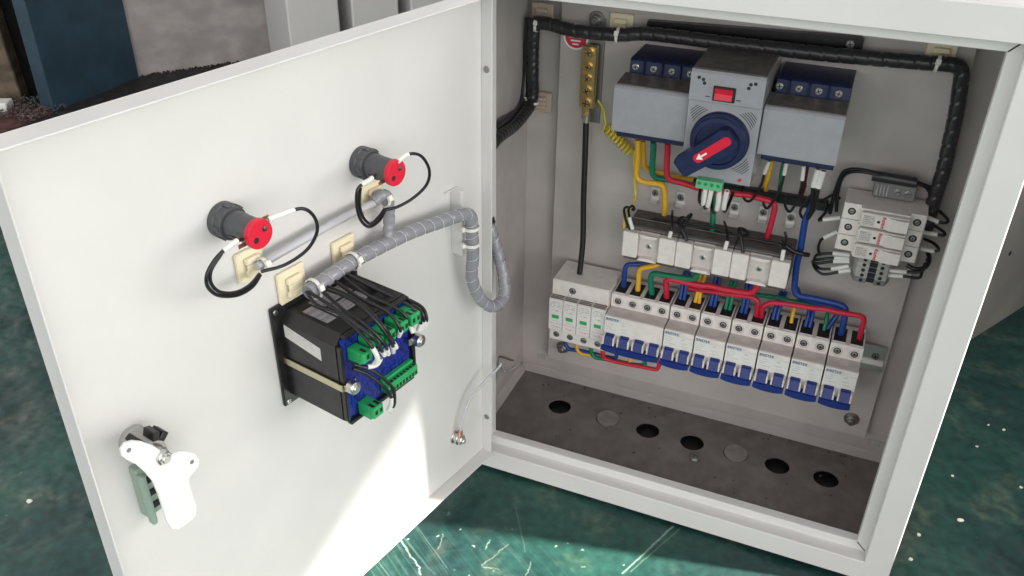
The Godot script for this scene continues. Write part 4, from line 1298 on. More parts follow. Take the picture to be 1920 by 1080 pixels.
	# around the fuse holders
	var up := [["upper of two sleeved wires left of the fuse holders", [Q(373.3, 335.7, 22), Q(356.6, 329.7, 22), Q(352.8, 327.9, 20), Q(357.4, 334.1, 12), Q(359.9, 340.8, 6)], [Q(373.3, 335.7, 22), Q(356.6, 329.7, 22)]],
		["lower of two sleeved wires left of the fuse holders", [Q(373.9, 319.3, 22), Q(361.6, 308.9, 22), Q(358.6, 303.3, 20), Q(357.9, 288.9, 10), Q(361.5, 279.6, 6)], [Q(373.9, 319.3, 22), Q(362.1, 309.0, 22)]],
		["topmost black wire bundle strand left of the terminals", [Q(390.2, 296.5, 26), Q(373.6, 295.7, 28), Q(359.5, 290.1, 26), Q(356.3, 279.6, 16)], [Q(390.2, 296.5, 26), Q(373.6, 295.7, 28)]],
		["second black strand with a sleeve left of the terminals", [Q(391.0, 292.1, 26), Q(373.1, 289.7, 28), Q(359.6, 283.5, 26), Q(355.7, 275.7, 14)], [Q(390.8, 293.4, 26), Q(375.1, 290.8, 28)]],
		["third black strand with a sleeve left of the terminals", [Q(391.7, 289.0, 26), Q(375.9, 286.3, 28), Q(359.3, 279.8, 28), Q(355.4, 274.2, 14)], [Q(391.4, 290.2, 26), Q(377.0, 286.6, 28)]],
		["fourth black strand with a sleeve left of the terminals", [Q(392.3, 283.2, 26), Q(375.5, 276.9, 28), Q(363.6, 274.8, 28), Q(357.4, 272.7, 14)], [Q(392.3, 283.2, 26), Q(376.0, 277.1, 28)]],
		["lowest black strand with a sleeve left of the terminals", [Q(394.9, 278.5, 26), Q(383.7, 274.9, 28), Q(369.3, 268.7, 28), Q(359.9, 271.1, 24), Q(354.8, 273.1, 12)], [Q(395.9, 278.7, 26), Q(384.2, 275.0, 28)]],
		["top sleeved wire looping right of the fuse holders", [Q(454.9, 352.6, 22), Q(465.4, 350.9, 24), Q(472.3, 351.2, 24), Q(472.5, 354.1, 20), Q(462.0, 358.2, 10)], [Q(454.9, 352.6, 22), Q(466.0, 350.4, 24)]],
		["middle sleeved wire looping right of the fuse holders", [Q(455.0, 335.5, 22), Q(467.8, 336.8, 24), Q(473.7, 337.5, 24), Q(472.2, 339.5, 20), Q(459.4, 341.8, 10)], [Q(455.0, 335.5, 22), Q(467.8, 336.8, 24)]],
		["lower sleeved wire looping right of the fuse holders", [Q(456.3, 317.1, 22), Q(469.4, 318.0, 24), Q(472.7, 321.2, 24), Q(467.1, 322.8, 16), Q(458.0, 321.9, 8)], [Q(456.3, 317.1, 22), Q(469.4, 318.0, 24)]],
		["upper sleeved wire at the right of the terminals", [Q(432.8, 288.6, 28), Q(449.0, 291.6, 30), Q(461.6, 295.2, 30), Q(466.2, 301.4, 24), Q(465.8, 302.5, 14)], [Q(432.8, 288.6, 28), Q(449.0, 291.6, 30)]],
		["lower sleeved wire at the right of the terminals", [Q(433.0, 282.7, 28), Q(446.6, 285.8, 30), Q(461.4, 287.4, 30), Q(463.4, 291.6, 26), Q(465.0, 297.2, 14)], [Q(433.0, 282.7, 28), Q(446.6, 285.8, 30)]]]
	for q in up:
		wire("control_wire", q[0], k, 1.6, curve(q[1], 6), [q[2]], "black wires round the fuse holders")
	wire("control_wire", "outer black wire arching over the small terminal block", k, 2.0, curve([Q(361.8, 331.9, 8), Q(362.1, 355.1, 12), Q(364.4, 378.0, 16), Q(368.2, 386.7, 18), Q(381.0, 391.1, 20), Q(405.9, 389.8, 20), Q(434.8, 386.7, 18), Q(450.1, 380.6, 12)], 6), [], "black wires round the fuse holders")
	wire("control_wire", "inner black wire arching over the small terminal block", k, 1.7, curve([Q(367.7, 335.6, 8), Q(365.1, 361.9, 12), Q(368.1, 381.9, 18), Q(382.4, 390.6, 24), Q(411.5, 388.1, 22), Q(442.7, 382.4, 14), Q(451.9, 373.0, 10)], 6), [], "black wires round the fuse holders")
	wire("control_wire", "black wires bunched right of the lowest fuse holder", k, 2.4, curve([Q(447.5, 297.5, 26), Q(457.3, 295.7, 28), Q(465.8, 298.8, 24), Q(467.3, 305.1, 16), Q(464.1, 309.3, 8)], 6), [], "black wires round the fuse holders")

func pilot_lamp(c: Vector3, label: String) -> Node3D:
	var t := thing("pilot_lamp", label, "pilot lamp", c, "pilot lamp backs on the door", door_at)
	var z := Vector3.BACK
	var n := S()
	lathe(n, c, z, [Vector2(0.0134, 0.0002), Vector2(0.0134, 0.0055), Vector2(0.0126, 0.006), Vector2(0.0126, 0.0115), Vector2(0.012, 0.0125), Vector2(0.0104, 0.0125)], 32)
	for k in 8:
		var an := TAU * k / 8.0
		var xf := Transform3D(Basis(z, an), c)
		box(n, Vector3(0.0124, -0.002, 0.0061), Vector3(0.0135, 0.002, 0.0115), 0.0003, xf)
	var nut := obj("lock_nut", n, m.lamp_grey, t)
	var b := S()
	lathe(b, c, z, [Vector2(0.0103, 0.0126), Vector2(0.0103, 0.020), Vector2(0.0100, 0.022), Vector2(0.0100, 0.0352)], 28)
	var body := obj("body", b, m.lamp_grey, t)
	var vs := S()
	for an in [3.5, 3.9]:
		box(vs, Vector3(0.0096, -0.0009, 0.017), Vector3(0.0105, 0.0009, 0.025), 0.0001, Transform3D(Basis(z, an), c))
	obj("vent_slot", vs, m.slot, body)
	var r := S()
	lathe(r, c, z, [Vector2(0.0108, 0.0353), Vector2(0.0110, 0.0357), Vector2(0.0110, 0.0394), Vector2(0.0106, 0.04), Vector2(0, 0.04)], 32)
	var red := obj("red_end", r, m.red_plastic, t)
	for q in [[Vector2(0.0042, 0.003), 0], [Vector2(-0.0042, -0.003), 1]]:
		var s := S()
		disc(s, c + Vector3(q[0].x, q[0].y, 0.04), z, 2.3, 0.15, 0.0001, 14)
		var hole := obj("terminal_hole", s, m.slot, red)
	var sc := S()
	disc(sc, c + Vector3(0.0046, 0.0036, 0.0402), z, 1.4, 0.2, 0.0001, 10)
	obj("terminal_screw", sc, m.zinc, red)
	for q in [1.0, -1.0]:
		var tb := S()
		box(tb, c + Vector3(q * 0.011 - 0.0035, q * 0.006 - 0.0016, 0.0325), c + Vector3(q * 0.011 + 0.0035, q * 0.006 + 0.0016, 0.0333), 0.0002)
		obj("solder_tab", tb, m.copper, t)
	return t

func door_devices() -> void:
	pilot_lamp(D(307, 466, 0), "grey pilot lamp back with a red end, the one further left on the door")
	pilot_lamp(D(166, 461, 0), "grey pilot lamp back with a red end, the one nearer the hinge")
	var Z := Vector3.BACK
	var b0 := cable_base(D(292, 423, 0), Z, Vector3.UP, 25, "cream cable tie base under the left pilot lamp", m.cream, door_at)
	var b1 := cable_base(D(256, 388, 0), Z, Vector3.UP, 28, "cream cable tie base at the upper edge of the black meter", m.cream, door_at)
	var b2 := cable_base(D(197, 391, 0), Z, Vector3.UP, 25, "cream cable tie base on the door between meter and cable bridge", m.cream, door_at)
	var b3 := cable_base(D(158, 428, 0), Z, Vector3.UP, 25, "cream cable tie base under the pilot lamp nearer the hinge", m.cream, door_at)
	tie_loop(b0, D(289, 425, 14), Vector3(1, 0, 0), 4.6, m.tie)
	tie_loop(b1, D(249, 386, 20), Vector3(1, 0, 0), 8.2, m.tie)
	tie_loop(b2, D(202, 389, 18), Vector3(1, 0, 0), 7.4, m.tie)
	tie_loop(b3, D(157, 427, 15), Vector3(1, 0, 0), 6.0, m.tie)
	# panel meter
	var t := thing("panel_meter", "black boxed panel meter back with green connectors, fixed to the door", "meter", D(231, 327, 0), "", door_at)
	var f := S()
	box(f, D(281, 279, 0.2), D(184, 376, 3.6), 0.0008)
	var fl := obj("bezel_plate", f, m.black_metal, t)
	for c in [[277.0, 283.0], [277.0, 372.0]]:
		screw("corner_screw", D(c[0], c[1], 3.6), Z, 2.2, 1.0, m.zinc, fl)
	var b := S()
	var poly := []
	for e in [[-274.0, 290.0], [-268.0, 284.0], [-194.0, 284.0], [-188.0, 290.0], [-188.0, 364.0], [-194.0, 370.0], [-266.0, 370.0], [-274.0, 362.0]]:
		poly.append(Vector2(e[0], e[1]) * 0.001)
	prism(b, poly, V(0, 0, 3.7), Vector3.RIGHT, Vector3.UP, V(0, 0, 61))
	obj("case", b, m.black_metal, t)
	# raised walls round the sunk blue board
	var rim := S()
	box(rim, D(273.5, 290, 64.8), D(270, 362, 70), 0.0008)
	box(rim, D(192, 290, 64.8), D(188.5, 364, 70), 0.0008)
	box(rim, D(270, 284.2, 64.8), D(192, 287.5, 70), 0.0008)
	box(rim, D(268, 366.6, 64.8), D(194, 369.8, 70), 0.0008)
	obj("case_rim", rim, m.black_metal, t)
	var bd := S()
	box(bd, D(269.5, 288, 64.8), D(192.5, 366, 66.2), 0.0003)
	obj("circuit_board", bd, m.board_blue, t)
	obj("paper_label", label_quad(D(274.25, 361, 8), D(274.25, 354, 48), D(274.25, 342, 48), D(274.25, 349, 8)), m.paper_label, t)
	obj("terminal_label", label_quad(D(250, 370.3, 12), D(214, 370.3, 12), D(214, 370.3, 27), D(250, 370.3, 27)), m.terminal_print, t)
	obj("terminal_label", label_quad(D(250, 370.3, 30), D(214, 370.3, 30), D(214, 370.3, 45), D(250, 370.3, 45)), m.terminal_print, t)
	obj("terminal_label", label_quad(D(262, 370.3, 18), D(252, 370.3, 18), D(252, 370.3, 46), D(262, 370.3, 46)), m.terminal_print, t)
	for s in [1, -1]:
		var st := S()
		if s == 1:
			box(st, D(276.2, 322, 3.8), D(274.6, 328, 70), 0.0003)
			box(st, D(274.5, 322, 70.1), D(262, 328, 71.6), 0.0003)
		else:
			box(st, D(187.4, 322, 3.8), D(185.8, 328, 70), 0.0003)
			box(st, D(198, 322, 70.1), D(187.5, 328, 71.6), 0.0003)
		var bk := obj("clamp_bracket", st, m.yellow_zinc, t)
		var bs := S()
		var bu := 269.0 if s == 1 else 189.5
		disc(bs, D(bu, 325, 71.6), Z, 5.6, 7, 0.0012, 18)
		disc(bs, D(bu, 325, 78.5), Z, 3.4, 1.2, 0.0005, 12)
		obj("clamp_nut", bs, m.zinc, bk)
	# green connectors: stepped plugs with screw holes
	var plugs := [[264.0, 351.0, 10.0, 11.0, 1], [251.0, 355.0, 11.0, 12.0, 2], [237.5, 355.0, 11.0, 12.0, 2], [221.0, 355.0, 10.0, 12.0, 2], [207.0, 355.0, 11.0, 13.0, 2], [258.0, 293.0, 11.0, 13.0, 2]]
	for q in plugs:
		var p := S()
		box(p, D(q[0], q[1] - q[3] * 0.5, 66.3), D(q[0] - q[2], q[1] + q[3] * 0.5, 80), 0.0006)
		box(p, D(q[0] + 0.2, q[1] - q[3] * 0.3, 80.1), D(q[0] - q[2] - 0.2, q[1] + q[3] * 0.5, 84), 0.0006)
		var pc := obj("green_plug", p, m.green_plastic, t)
		for j in q[4]:
			var h := S()
			var cx: float = q[0] - q[2] * (j + 0.5) / q[4]
			box(h, D(cx + 1.4, q[1] - 0.5, 84.0), D(cx - 1.4, q[1] + 3.5, 84.25), 0.0001)
			box(h, D(cx + 1.4, q[1] + q[3] * 0.5, 76), D(cx - 1.4, q[1] + q[3] * 0.5 + 0.25, 82), 0.0001)
			obj("clamp_hole", h, m.slot, pc)
	var sp := S()
	box(sp, D(231, 293, 66.3), D(194, 303, 76), 0.0006)
	box(sp, D(231, 303.1, 66.3), D(194, 306, 71), 0.0006)
	var sc := obj("green_socket", sp, m.green_plastic, t)
	for j in 9:
		var h := S()
		var cx := 228.6 - 4.0 * j
		box(h, D(cx + 1.2, 294.5, 76), D(cx - 1.2, 298, 76.3), 0.0001)
		box(h, D(cx + 1.2, 303.05, 72), D(cx - 1.2, 303.3, 75), 0.0001)
		obj("clamp_hole", h, m.slot, sc)
	# the latch
	var l := thing("door_latch", "white three armed door latch plate on a grey lock, low on the door", "latch", D(412, 336, 0), "", door_at)
	var nb := S()
	lathe(nb, D(412, 336, 0), Z, [Vector2(0.0108, 0.0002), Vector2(0.0108, 0.004), Vector2(0.0098, 0.005), Vector2(0.0098, 0.024), Vector2(0.0092, 0.026), Vector2(0, 0.026)], 26)
	obj("lock_barrel", nb, m.light_grey_plastic, l)
	var fn := S()
	for an in [0.75, 1.25, 2.1]:
		box(fn, Vector3(0.0092, -0.0026, 0.014), Vector3(0.016 if an < 2 else 0.02, 0.0026, 0.026), 0.0006, Transform3D(Basis(Z, an), D(412, 336, 0)))
	obj("lock_fin", fn, m.black_plastic, l)
	var hb := S()
	box(hb, D(421, 270, 0.4), D(404, 316, 9), 0.001)
	box(hb, D(421.5, 267, 9.1), D(417.5, 313, 16), 0.001)
	var hk := obj("handle_back", hb, m.pale_green_metal, l)
	var hh := S()
	for yy in [276.0, 288.0, 300.0]:
		box(hh, D(417, yy, 9.0), D(409, yy + 6, 9.8), 0.0002)
	obj("handle_recess", hh, m.slot, hk)
	var op := []
	for v in LATCH_OUTLINE: op.append(v * 0.001)
	var ps := S()
	prism(ps, op, V(0, 0, 34), Vector3.RIGHT, Vector3.UP, V(0, 0, 2.2))
	var plate := obj("latch_plate", ps, m.lever_white, l)
	for q in [D(433.9, 360.2, 36.3), D(393.0, 319.3, 36.3)]:
		var h := S()
		disc(h, q, Z, 1.7, 0.15, 0.00005, 12)
		obj("plate_hole", h, m.mid_grey, plate)
	var lb := S()
	disc(lb, D(413, 339, 26), Z, 6.2, 9, 0.001, 20)
	disc(lb, D(413, 339, 35), Z, 5.6, 4.5, 0.001, 6)
	disc(lb, D(413, 339, 39.4), Z, 3.3, 2.2, 0.0006, 12)
	obj("latch_bolt", lb, m.zinc, l)

const LATCH_OUTLINE := [Vector2(-413.5, 344.9), Vector2(-417.7, 352.2), Vector2(-423.4, 359.6), Vector2(-429.4, 364.8), Vector2(-434.5, 366.6), Vector2(-438.7, 364.1), Vector2(-439.2, 359.0), Vector2(-436.3, 353.1), Vector2(-431.6, 345.9), Vector2(-427.4, 336.0), Vector2(-423.8, 324.5), Vector2(-422.3, 310.8), Vector2(-421.9, 297.6), Vector2(-421.8, 284.5), Vector2(-419.8, 275.7), Vector2(-415.4, 270.9), Vector2(-407.2, 270.3), Vector2(-399.8, 271.7), Vector2(-397.5, 280.1), Vector2(-398.4, 291.5), Vector2(-398.8, 302.3), Vector2(-398.0, 307.9), Vector2(-394.0, 309.4), Vector2(-388.9, 311.7), Vector2(-387.2, 317.6), Vector2(-389.4, 324.3), Vector2(-394.9, 330.4), Vector2(-401.1, 334.8), Vector2(-405.2, 335.9), Vector2(-408.8, 333.7), Vector2(-413.6, 335.3), Vector2(-416.3, 340.2)]

func door_wires() -> void:
	var k: Material = m.black_wire
	# main loom on the door and its loop round the hinge edge
	var t := thing("cable_loom", "pale spiral wrapped cable loom across the door, looping past the hinge edge", "cable loom", D(200, 388, 18), "", door_at)
	var st := S()
	var lp1 := curve([D(256, 386, 21), D(230, 388, 19), D(202, 389, 18), D(170, 388, 18), D(130, 385, 18), D(90, 379, 19), D(60, 375, 22), D(48, 368, 23), D(46, 345, 23), D(44, 322, 22), D(42, 295, 19), D(33, 268, 22), D(16, 250, 26), D(-4, 252, 26), D(-12, 272, 20), D(-14, 300, 10), D(-13, 328, 0)], 9)
	tube(st, lp1, 6.5, 14, 13.0)
	var le1 := S()
	tube(le1, wound(lp1, 6.45, 13.0), 0.26, 5)
	obj("wrap_edge_glint", le1, m.wrap_edge_glint, t)  # thin pale helix painting the highlights of the wrap
	obj("spiral_wrap", st, m.wrap_light, t)
	for y in [356.0, 338.0]:
		tie_loop(t, D(46.5, y, 22.5), Vector3(0, 1, 0), 7.4, m.tie)
	var t2 := thing("cable_loom", "thin pale loom joining the two pilot lamps and the main loom", "cable loom", D(220, 427, 13), "", door_at)
	var s2 := S()
	tube(s2, curve([D(294, 425, 13), D(250, 427, 13), D(200, 428, 13), D(165, 428, 14)], 7), 3.2, 12)
	obj("clear_sleeve", s2, m.wrap_clear, t2)
	var s3 := S()
	tube(s3, curve([D(168, 429, 13), D(160, 432, 15), D(154, 428, 16), D(153, 412, 16), D(155, 398, 16), D(157, 389, 17)], 7), 5.2, 12, 7.0)
	obj("spiral_wrap", s3, m.wrap_light, t2)
	# lamp leads
	var g := "black lamp leads on the door"
	wire("lamp_lead", "sleeved black lead arching right of the left pilot lamp", k, 1.35, curve([D(298.5, 474.2, 40), D(278.4, 474.7, 44), D(269.0, 471.6, 46), D(261.7, 460.9, 46), D(260.5, 448.3, 44), D(266.9, 434.9, 38), D(280.3, 425.4, 28), D(296.5, 424.4, 20)], 7), [[D(298.5, 474.2, 40), D(278.4, 474.7, 44)]], g, door_at)
	wire("lamp_lead", "sleeved black lead looping below the left pilot lamp", k, 1.35, curve([D(319.1, 466.4, 36), D(326.8, 468.4, 38), D(343.2, 465.8, 40), D(353.6, 457.6, 40), D(354.2, 446.9, 38), D(344.9, 433.6, 34), D(326.0, 421.9, 28), D(307.5, 417.7, 22), D(295.9, 420.7, 18)], 7), [[D(325.0, 468.4, 38), D(339.4, 467.3, 40)]], g, door_at)
	wire("lamp_lead", "second black lead inside the loop below the left pilot lamp", k, 1.3, curve([D(340.5, 466.2, 40), D(350.5, 458.2, 40), D(351.1, 447.5, 38), D(342.7, 435.1, 34), D(325.9, 424.5, 28), D(309.0, 420.2, 22), D(296.6, 422.0, 18)], 7), [], g, door_at)
	wire("lamp_lead", "sleeved black lead arching right of the pilot lamp nearer the hinge", k, 1.35, curve([D(163.4, 468.8, 38), D(153.2, 473.7, 42), D(140.0, 467.9, 44), D(130.7, 452.2, 44), D(130.2, 437.8, 40), D(139.0, 426.4, 32), D(151.0, 420.3, 24), D(159.8, 419.5, 18)], 7), [[D(163.4, 468.8, 38), D(153.3, 473.3, 42)]], g, door_at)
	wire("lamp_lead", "sleeved black lead looping below the pilot lamp nearer the hinge", k, 1.35, curve([D(184.5, 465.1, 34), D(193.0, 464.2, 36), D(208.4, 463.2, 38), D(209.7, 449.4, 36), D(203.2, 432.5, 32), D(190.4, 419.2, 28), D(171.3, 415.4, 22), D(159.9, 418.6, 18)], 7), [[D(189.7, 465.7, 36), D(205.3, 464.7, 38)]], g, door_at)
	wire("lamp_lead", "second black lead inside the loop below the pilot lamp nearer the hinge", k, 1.3, curve([D(206.2, 462.3, 38), D(206.7, 449.2, 36), D(200.5, 434.3, 32), D(188.9, 421.5, 28), D(172.3, 418.8, 22), D(161.1, 420.1, 18)], 7), [], g, door_at)
	# meter leads
	var ml := [
		["first black meter lead from the left, curving down the board", [D(260.2, 390.2, 24), D(265.5, 387.0, 40), D(260.9, 383.4, 60), D(259.7, 369.7, 84), D(254.9, 352.4, 90), D(253.0, 342.6, 84)], [D(262.8, 359.2, 88), D(250.5, 343.1, 84)]],
		["second black meter lead, crossing to the lower sleeve", [D(259.3, 390.4, 26), D(261.5, 388.7, 50), D(262.0, 382.4, 76), D(257.7, 372.0, 90), D(245.2, 347.9, 88)], [D(247.7, 354.4, 88), D(238.5, 335.6, 82)]],
		["third black meter lead from the left with a white sleeve", [D(248.2, 387.8, 26), D(253.0, 381.6, 56), D(252.6, 376.1, 78), D(246.8, 360.8, 90), D(238.9, 344.4, 86)], [D(244.0, 354.3, 88), D(233.9, 336.6, 82)]],
		["fourth black meter lead from the left with a white sleeve", [D(244.8, 387.1, 26), D(244.6, 387.1, 56), D(246.0, 380.2, 80), D(238.5, 357.1, 90), D(231.3, 341.2, 84)], [D(238.0, 351.9, 88), D(228.2, 335.4, 82)]],
		["fifth black meter lead running straight over the case", [D(240.2, 385.9, 26), D(236.9, 381.7, 56), D(241.3, 371.7, 86), D(227.3, 343.1, 84)], [D(230.9, 349.1, 86), D(221.0, 333.0, 80)]],
		["sixth black meter lead dipping to the middle plug", [D(230.6, 386.2, 26), D(232.7, 381.6, 52), D(225.7, 372.9, 76), D(223.6, 360.4, 86), D(221.1, 350.3, 82)], [D(223.8, 357.5, 86), D(218.9, 341.9, 80)]],
		["seventh black meter lead reaching the last left plug", [D(221.6, 385.8, 26), D(218.9, 375.3, 50), D(209.2, 364.2, 76), D(204.4, 344.6, 82)], [D(208.9, 351.6, 84), D(199.2, 334.2, 78)]],
		["eighth black meter lead, upper one of the right bunch", [D(217.1, 386.7, 26), D(208.2, 375.7, 46), D(195.8, 362.1, 74), D(191.4, 351.1, 80), D(192.7, 338.2, 78)], [D(193.3, 344.6, 80), D(191.4, 333.4, 76)]],
		["ninth black meter lead in the right bunch", [D(215.5, 384.9, 26), D(201.8, 368.9, 46), D(189.0, 357.8, 72), D(187.5, 349.0, 80), D(187.0, 335.3, 76)], [D(189.9, 343.8, 80), D(185.7, 330.5, 74)]],
		["outermost black meter lead at the right of the case", [D(213.8, 383.1, 26), D(195.2, 366.4, 44), D(182.0, 355.1, 70), D(181.8, 345.2, 78), D(180.6, 332.6, 74)], [D(183.5, 341.2, 78), D(179.9, 328.2, 72)]],
		["black lead hooking back to the lowest left plug", [D(268.4, 343.2, 76), D(258.0, 333.3, 82), D(247.4, 315.4, 90), D(243.0, 300.6, 90), D(243.3, 291.1, 86)], [D(243.9, 291.5, 86), D(262.3, 301.7, 84)]],
		["second black lead beside the one hooking to the lowest plug", [D(266.9, 346.4, 76), D(256.0, 337.6, 84), D(244.3, 318.6, 92), D(242.0, 300.8, 92), D(241.6, 287.7, 86)], [D(242.9, 288.5, 86), D(259.4, 296.6, 82)]],
		["black lead looping level across the blue board", [D(265.5, 340.6, 74), D(258.3, 341.7, 82), D(250.8, 340.2, 84), D(247.6, 345.4, 86)], [D(251.9, 351.0, 86), D(257.8, 354.6, 84)]]]
	for q in ml:
		wire("meter_lead", q[0], k, 1.45, curve(q[1], 7), [q[2]], "black meter leads on the door", door_at)
	# braided earth strap from the door bolt to the enclosure
	var db := door_at
	var b := thing("earth_strap", "thin clear sleeved earth braid from the door bolt into the enclosure", "earth strap", db * D(55, 96, 9), "")
	var s := S()
	tube(s, curve([db * D(55, 96, 9), db * D(52, 112, 10), db * D(40, 134, 12), db * D(20, 150, 18), db * D(0, 158, 22), db * D(-18, 150, 14), V(6.0, 45.4, -130.9), V(3.0, 24.5, -171.9)], 8), 1.5, 10)
	obj("braid", s, m.wrap_clear, b)
	var cu := S()
	tube(cu, [db * D(55, 84, 9.5), db * D(55, 98, 9)], 2.6, 10)
	obj("crimp", cu, m.copper, b)

func flake(c: Vector3, r: float, label: String) -> void:
	var st := S()
	var n := 7
	var top := []
	var bot := []
	for i in n:
		var a := TAU * i / n
		var rr := r * rng.randf_range(0.55, 1.1) * 0.001
		top.append(c + Vector3(cos(a) * rr, 0.0012 + rng.randf() * 0.0012, sin(a) * rr * 0.8))
		bot.append(c + Vector3(cos(a) * rr * 0.9, 0.0002, sin(a) * rr * 0.72))
	for i in n:
		var j := (i + 1) % n
		tri(st, top[i], top[j], c + Vector3(0, 0.0022, 0), Vector3.UP)
		quad(st, bot[i], bot[j], top[j], top[i], bot[i] - c)
	var o := obj("paint_flake", st, m.sleeve)
	tag(o, label, "paint flake", "loose white flakes on the floor")

func surroundings() -> void:
	flake(V(575.8, -6.0, -142.1), 4.2, "largest white flake on the floor right of the enclosure")
	flake(V(531.7, -6.0, -99.9), 3.6, "white flake on the floor close to the enclosure's lower right corner")
	flake(V(525.0, -6.0, -57.4), 3.2, "slim white flake nearest the lower right corner of the enclosure")
	flake(V(630.9, -6.0, -339.9), 2.4, "small white flake on the dark floor, far right above the others")
	flake(V(596.9, -6.0, -290.0), 2.0, "tiny white flake on the dark floor, middle of the right group")
	flake(V(644.7, -6.0, -230.4), 2.6, "white flake at the right border of the floor")
	flake(V(567.5, -6.0, -218.9), 2.4, "flat pale flake on the floor beside the enclosure's right side")
	flake(V(612.4, -6.0, -342.4), 1.6, "faintest white flake at the far end of the right floor")
	flake(V(-431.8, -6.0, 263.3), 4.5, "beige flake on the floor left of the door")
	# the other enclosure behind at right
	weather(mk("column_blue", 0.024, 0.056, 0.085, 0.45), 0.85, 1.0, 2.5, 62, 0.4)
	weather(mk("dulled_paint", 0.42, 0.40, 0.365, 0.5), 0.9, 1.0, 3.0, 66)  # darkened paint; on the spare enclosure it stands in for shade
	var dv := Vector3(0.5, 0, -0.86).normalized()
	var nv := Vector3(0.86, 0, 0.5).normalized()
	var xf := Transform3D(Basis(nv, Vector3.UP, dv), Vector3(0.6, 0, -0.56) - dv * 0.07)
	var t := thing("spare_enclosure", "enclosure, shade put into its grey, standing behind at right on the dark floor", "electrical cabinet", Vector3(0.6, -0.006, -0.56))
	var s := S()
	box(s, Vector3(-0.2, -0.011, 0), Vector3(0, 0.62, 0.56), 0.002, xf)
	obj("shell", s, m.dulled_paint, t)
	var hs := S()
	disc(hs, V(611.7, 134.1, -579.1), nv, 3.5, 0.4, 0.0001, 14)
	obj("fixing_hole", hs, m.slot, t)
	# left background: column, wall, lockers
	var A := Vector3(-1.43, 0, -0.98)
	var dr := Vector3(0.62, 0, -0.78).normalized()
	var wn := Vector3(0.78, 0, 0.62).normalized()
	var wx := Transform3D(Basis(dr, Vector3.UP, wn), A)
	weather(mk("wall_paint", 0.44, 0.395, 0.38, 0.7), 0.78, 1.0, 3.0, 61, 0.5)
	weather(mk("old_wood", 0.17, 0.125, 0.08, 0.7), 0.5, 1.0, 6.0, 63, 0.8)
	mk("swarf", 0.085, 0.07, 0.065, 0.6)
	weather(mk("dark_strip", 0.022, 0.019, 0.02, 0.7), 0.4, 1.0, 10.0, 67)
	weather(mk("dirt", 0.06, 0.045, 0.04, 0.9), 0.3, 1.0, 30.0, 64, 1.0)
	weather(mk("red_sheet", 0.12, 0.045, 0.04, 0.7), 0.5, 1.0, 8.0, 65)
	var ws := S()
	box(ws, Vector3(-0.6, -0.006, -0.12), Vector3(3.6, 2.6, 0), 0.002, wx)
	tag(obj("workshop_wall", ws, m.wall_paint), "stained grey plaster wall behind the open door", "wall")
	var cs := S()
	box(cs, Vector3(-1.455, -0.006, -0.985), Vector3(-1.415, 2.6, -0.70), 0.003)
	tag(obj("steel_column", cs, m.column_blue), "dark blue painted steel column left of the grey wall", "column")
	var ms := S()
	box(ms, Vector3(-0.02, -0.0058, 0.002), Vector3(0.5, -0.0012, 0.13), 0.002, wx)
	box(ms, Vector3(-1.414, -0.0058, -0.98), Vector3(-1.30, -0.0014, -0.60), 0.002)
	tag(obj("floor_dark_strip", ms, m.dark_strip), "thin flat grime on the floor along the wall and column", "dark_strip", "", "stuff")  # flat strip darker than the floor along wall and column
	var lab := ["pale locker side next to the bare grey wall", "pale locker between two dark gaps behind the door", "pale locker furthest right behind the door"]
	var span := [[0.365, 0.50], [0.535, 0.665], [0.70, 1.05]]
	for i in 3:
		var lt := thing("metal_locker", lab[i], "locker", wx * Vector3(span[i][0], -0.006, 0.1), "pale lockers along the wall")
		var ls := S()
		box(ls, Vector3(span[i][0], -0.006, 0.01), Vector3(span[i][1], 1.9, 0.24), 0.004, wx)
		obj("carcass", ls, m.paint, lt)
	var dk := S()
	box(dk, Vector3(-1.62, -0.006, -0.86), Vector3(-1.462, 2.2, -0.77), 0.003)
	tag(obj("dark_post", dk, m.black_metal), "dark metal post tucked beside the blue column", "post")
	var pk := S()
	box(pk, Vector3(-0.055, 0, -0.03), Vector3(0.055, 1.9, 0.03), 0.003, Transform3D(Basis(Vector3(0, 0, 1), 0.05) * Basis(Vector3.UP, 0.6), Vector3(-1.60, -0.006, -0.715)))
	tag(obj("wooden_plank", pk, m.old_wood), "weathered brown plank standing upright at the far left", "plank")
	var rs := S()
	box(rs, Vector3(-1.9, -0.0058, -0.72), Vector3(-1.416, -0.001, -0.40), 0.002)
	tag(obj("rusty_sheet", rs, m.red_sheet), "rusty red sheet lying on the floor at far left", "metal sheet")
	var pb := S()
	box(pb, Vector3(-0.02, 0, -0.02), Vector3(0.02, 0.022, 0.02), 0.002, Transform3D(Basis(Vector3.UP, 0.5), Vector3(-1.535, -0.001, -0.66)))
	tag(obj("sunspot_box", pb, m.sleeve), "small white box standing in for a sunlit spot by the plank", "box")  # added white box: a spot of sun put into its colour
	var sw := S()
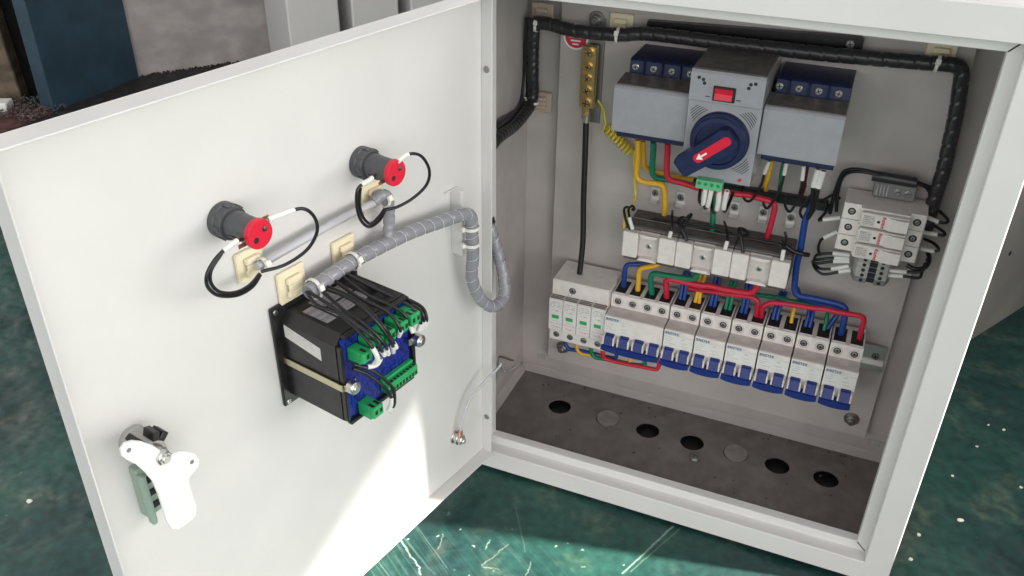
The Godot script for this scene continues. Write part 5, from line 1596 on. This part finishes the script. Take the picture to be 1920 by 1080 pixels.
	for i in 420:
		var c := Vector3(rng.randf_range(-1.56, -1.40), 0, rng.randf_range(-0.74, -0.62))
		c.y = 0.0 + rng.randf() * 0.014
		var r := rng.randf_range(0.0012, 0.0045)
		box(sw, -Vector3(r, r * 0.3, r * 0.5), Vector3(r, r * 0.3, r * 0.5), 0.0004, Transform3D(Basis.from_euler(Vector3(rng.randf() * 3, rng.randf() * 6, rng.randf() * 3)), c))
	tag(obj("swarf", sw, m.swarf), "heap of grey metal swarf by the blue column", "swarf", "", "stuff")
	var ds := S()
	for i in 700:
		var q := rng.randf()
		var c := wx * Vector3(rng.randf_range(0.02, 0.34), 0, 0.004 + 0.03 * q * q)
		c.y = -0.004 + rng.randf() * 0.008 * (1.0 - q)
		var r := rng.randf_range(0.001, 0.0038)
		box(ds, -Vector3(r, r * 0.5, r * 0.7), Vector3(r, r * 0.5, r * 0.7), 0.0004, Transform3D(Basis.from_euler(Vector3(rng.randf() * 3, rng.randf() * 6, rng.randf() * 3)), c))
	tag(obj("dirt", ds, m.dirt), "dark dirt swept along the foot of the grey wall", "dirt", "", "stuff")
	# out of frame to the right: unseen shapes added to block sun and sky
	var cab := S()
	box(cab, Vector3(1.08, -0.006, -0.75), Vector3(1.32, 0.47, 0.35), 0.003)
	tag(obj("added_shade_box", cab, m.dulled_paint), "low pale steel crate, unseen, added to keep sun off the floor", "shade_box")  # added out of view so the floor at right stays unlit
	var tc := S()
	box(tc, Vector3(0.96, -0.006, -1.45), Vector3(1.40, 1.6, -0.48), 0.004)
	tag(obj("added_shade_cabinet", tc, m.column_blue), "tall blue box to the right behind, unseen, added to block light", "electrical cabinet")  # unseen, added to hold light off the spare enclosure
	var rw := S()
	box(rw, Vector3(2.5, -0.006, -7.0), Vector3(2.6, 3.4, -1.0), 0.004)
	tag(obj("workshop_wall", rw, m.wall_paint), "plain wall far to the right, unseen, added to block the sun", "wall")  # unseen wall added to hold the sun off the lockers
	var gb := Transform3D(Basis(Vector3.RIGHT, 0.4636), Vector3(2.5, 2.02, -0.458))
	var gd := S()
	box(gd, Vector3(0.11, 0, -2.6), Vector3(0.17, 1.35, 2.2), 0.004, gb)
	tag(obj("added_shade_sheet", gd, m.dulled_paint), "sloping awning, unseen, added to shape the sun patch", "shade_sheet")  # added sheet, tilted so its edge cuts the sun patch on the door
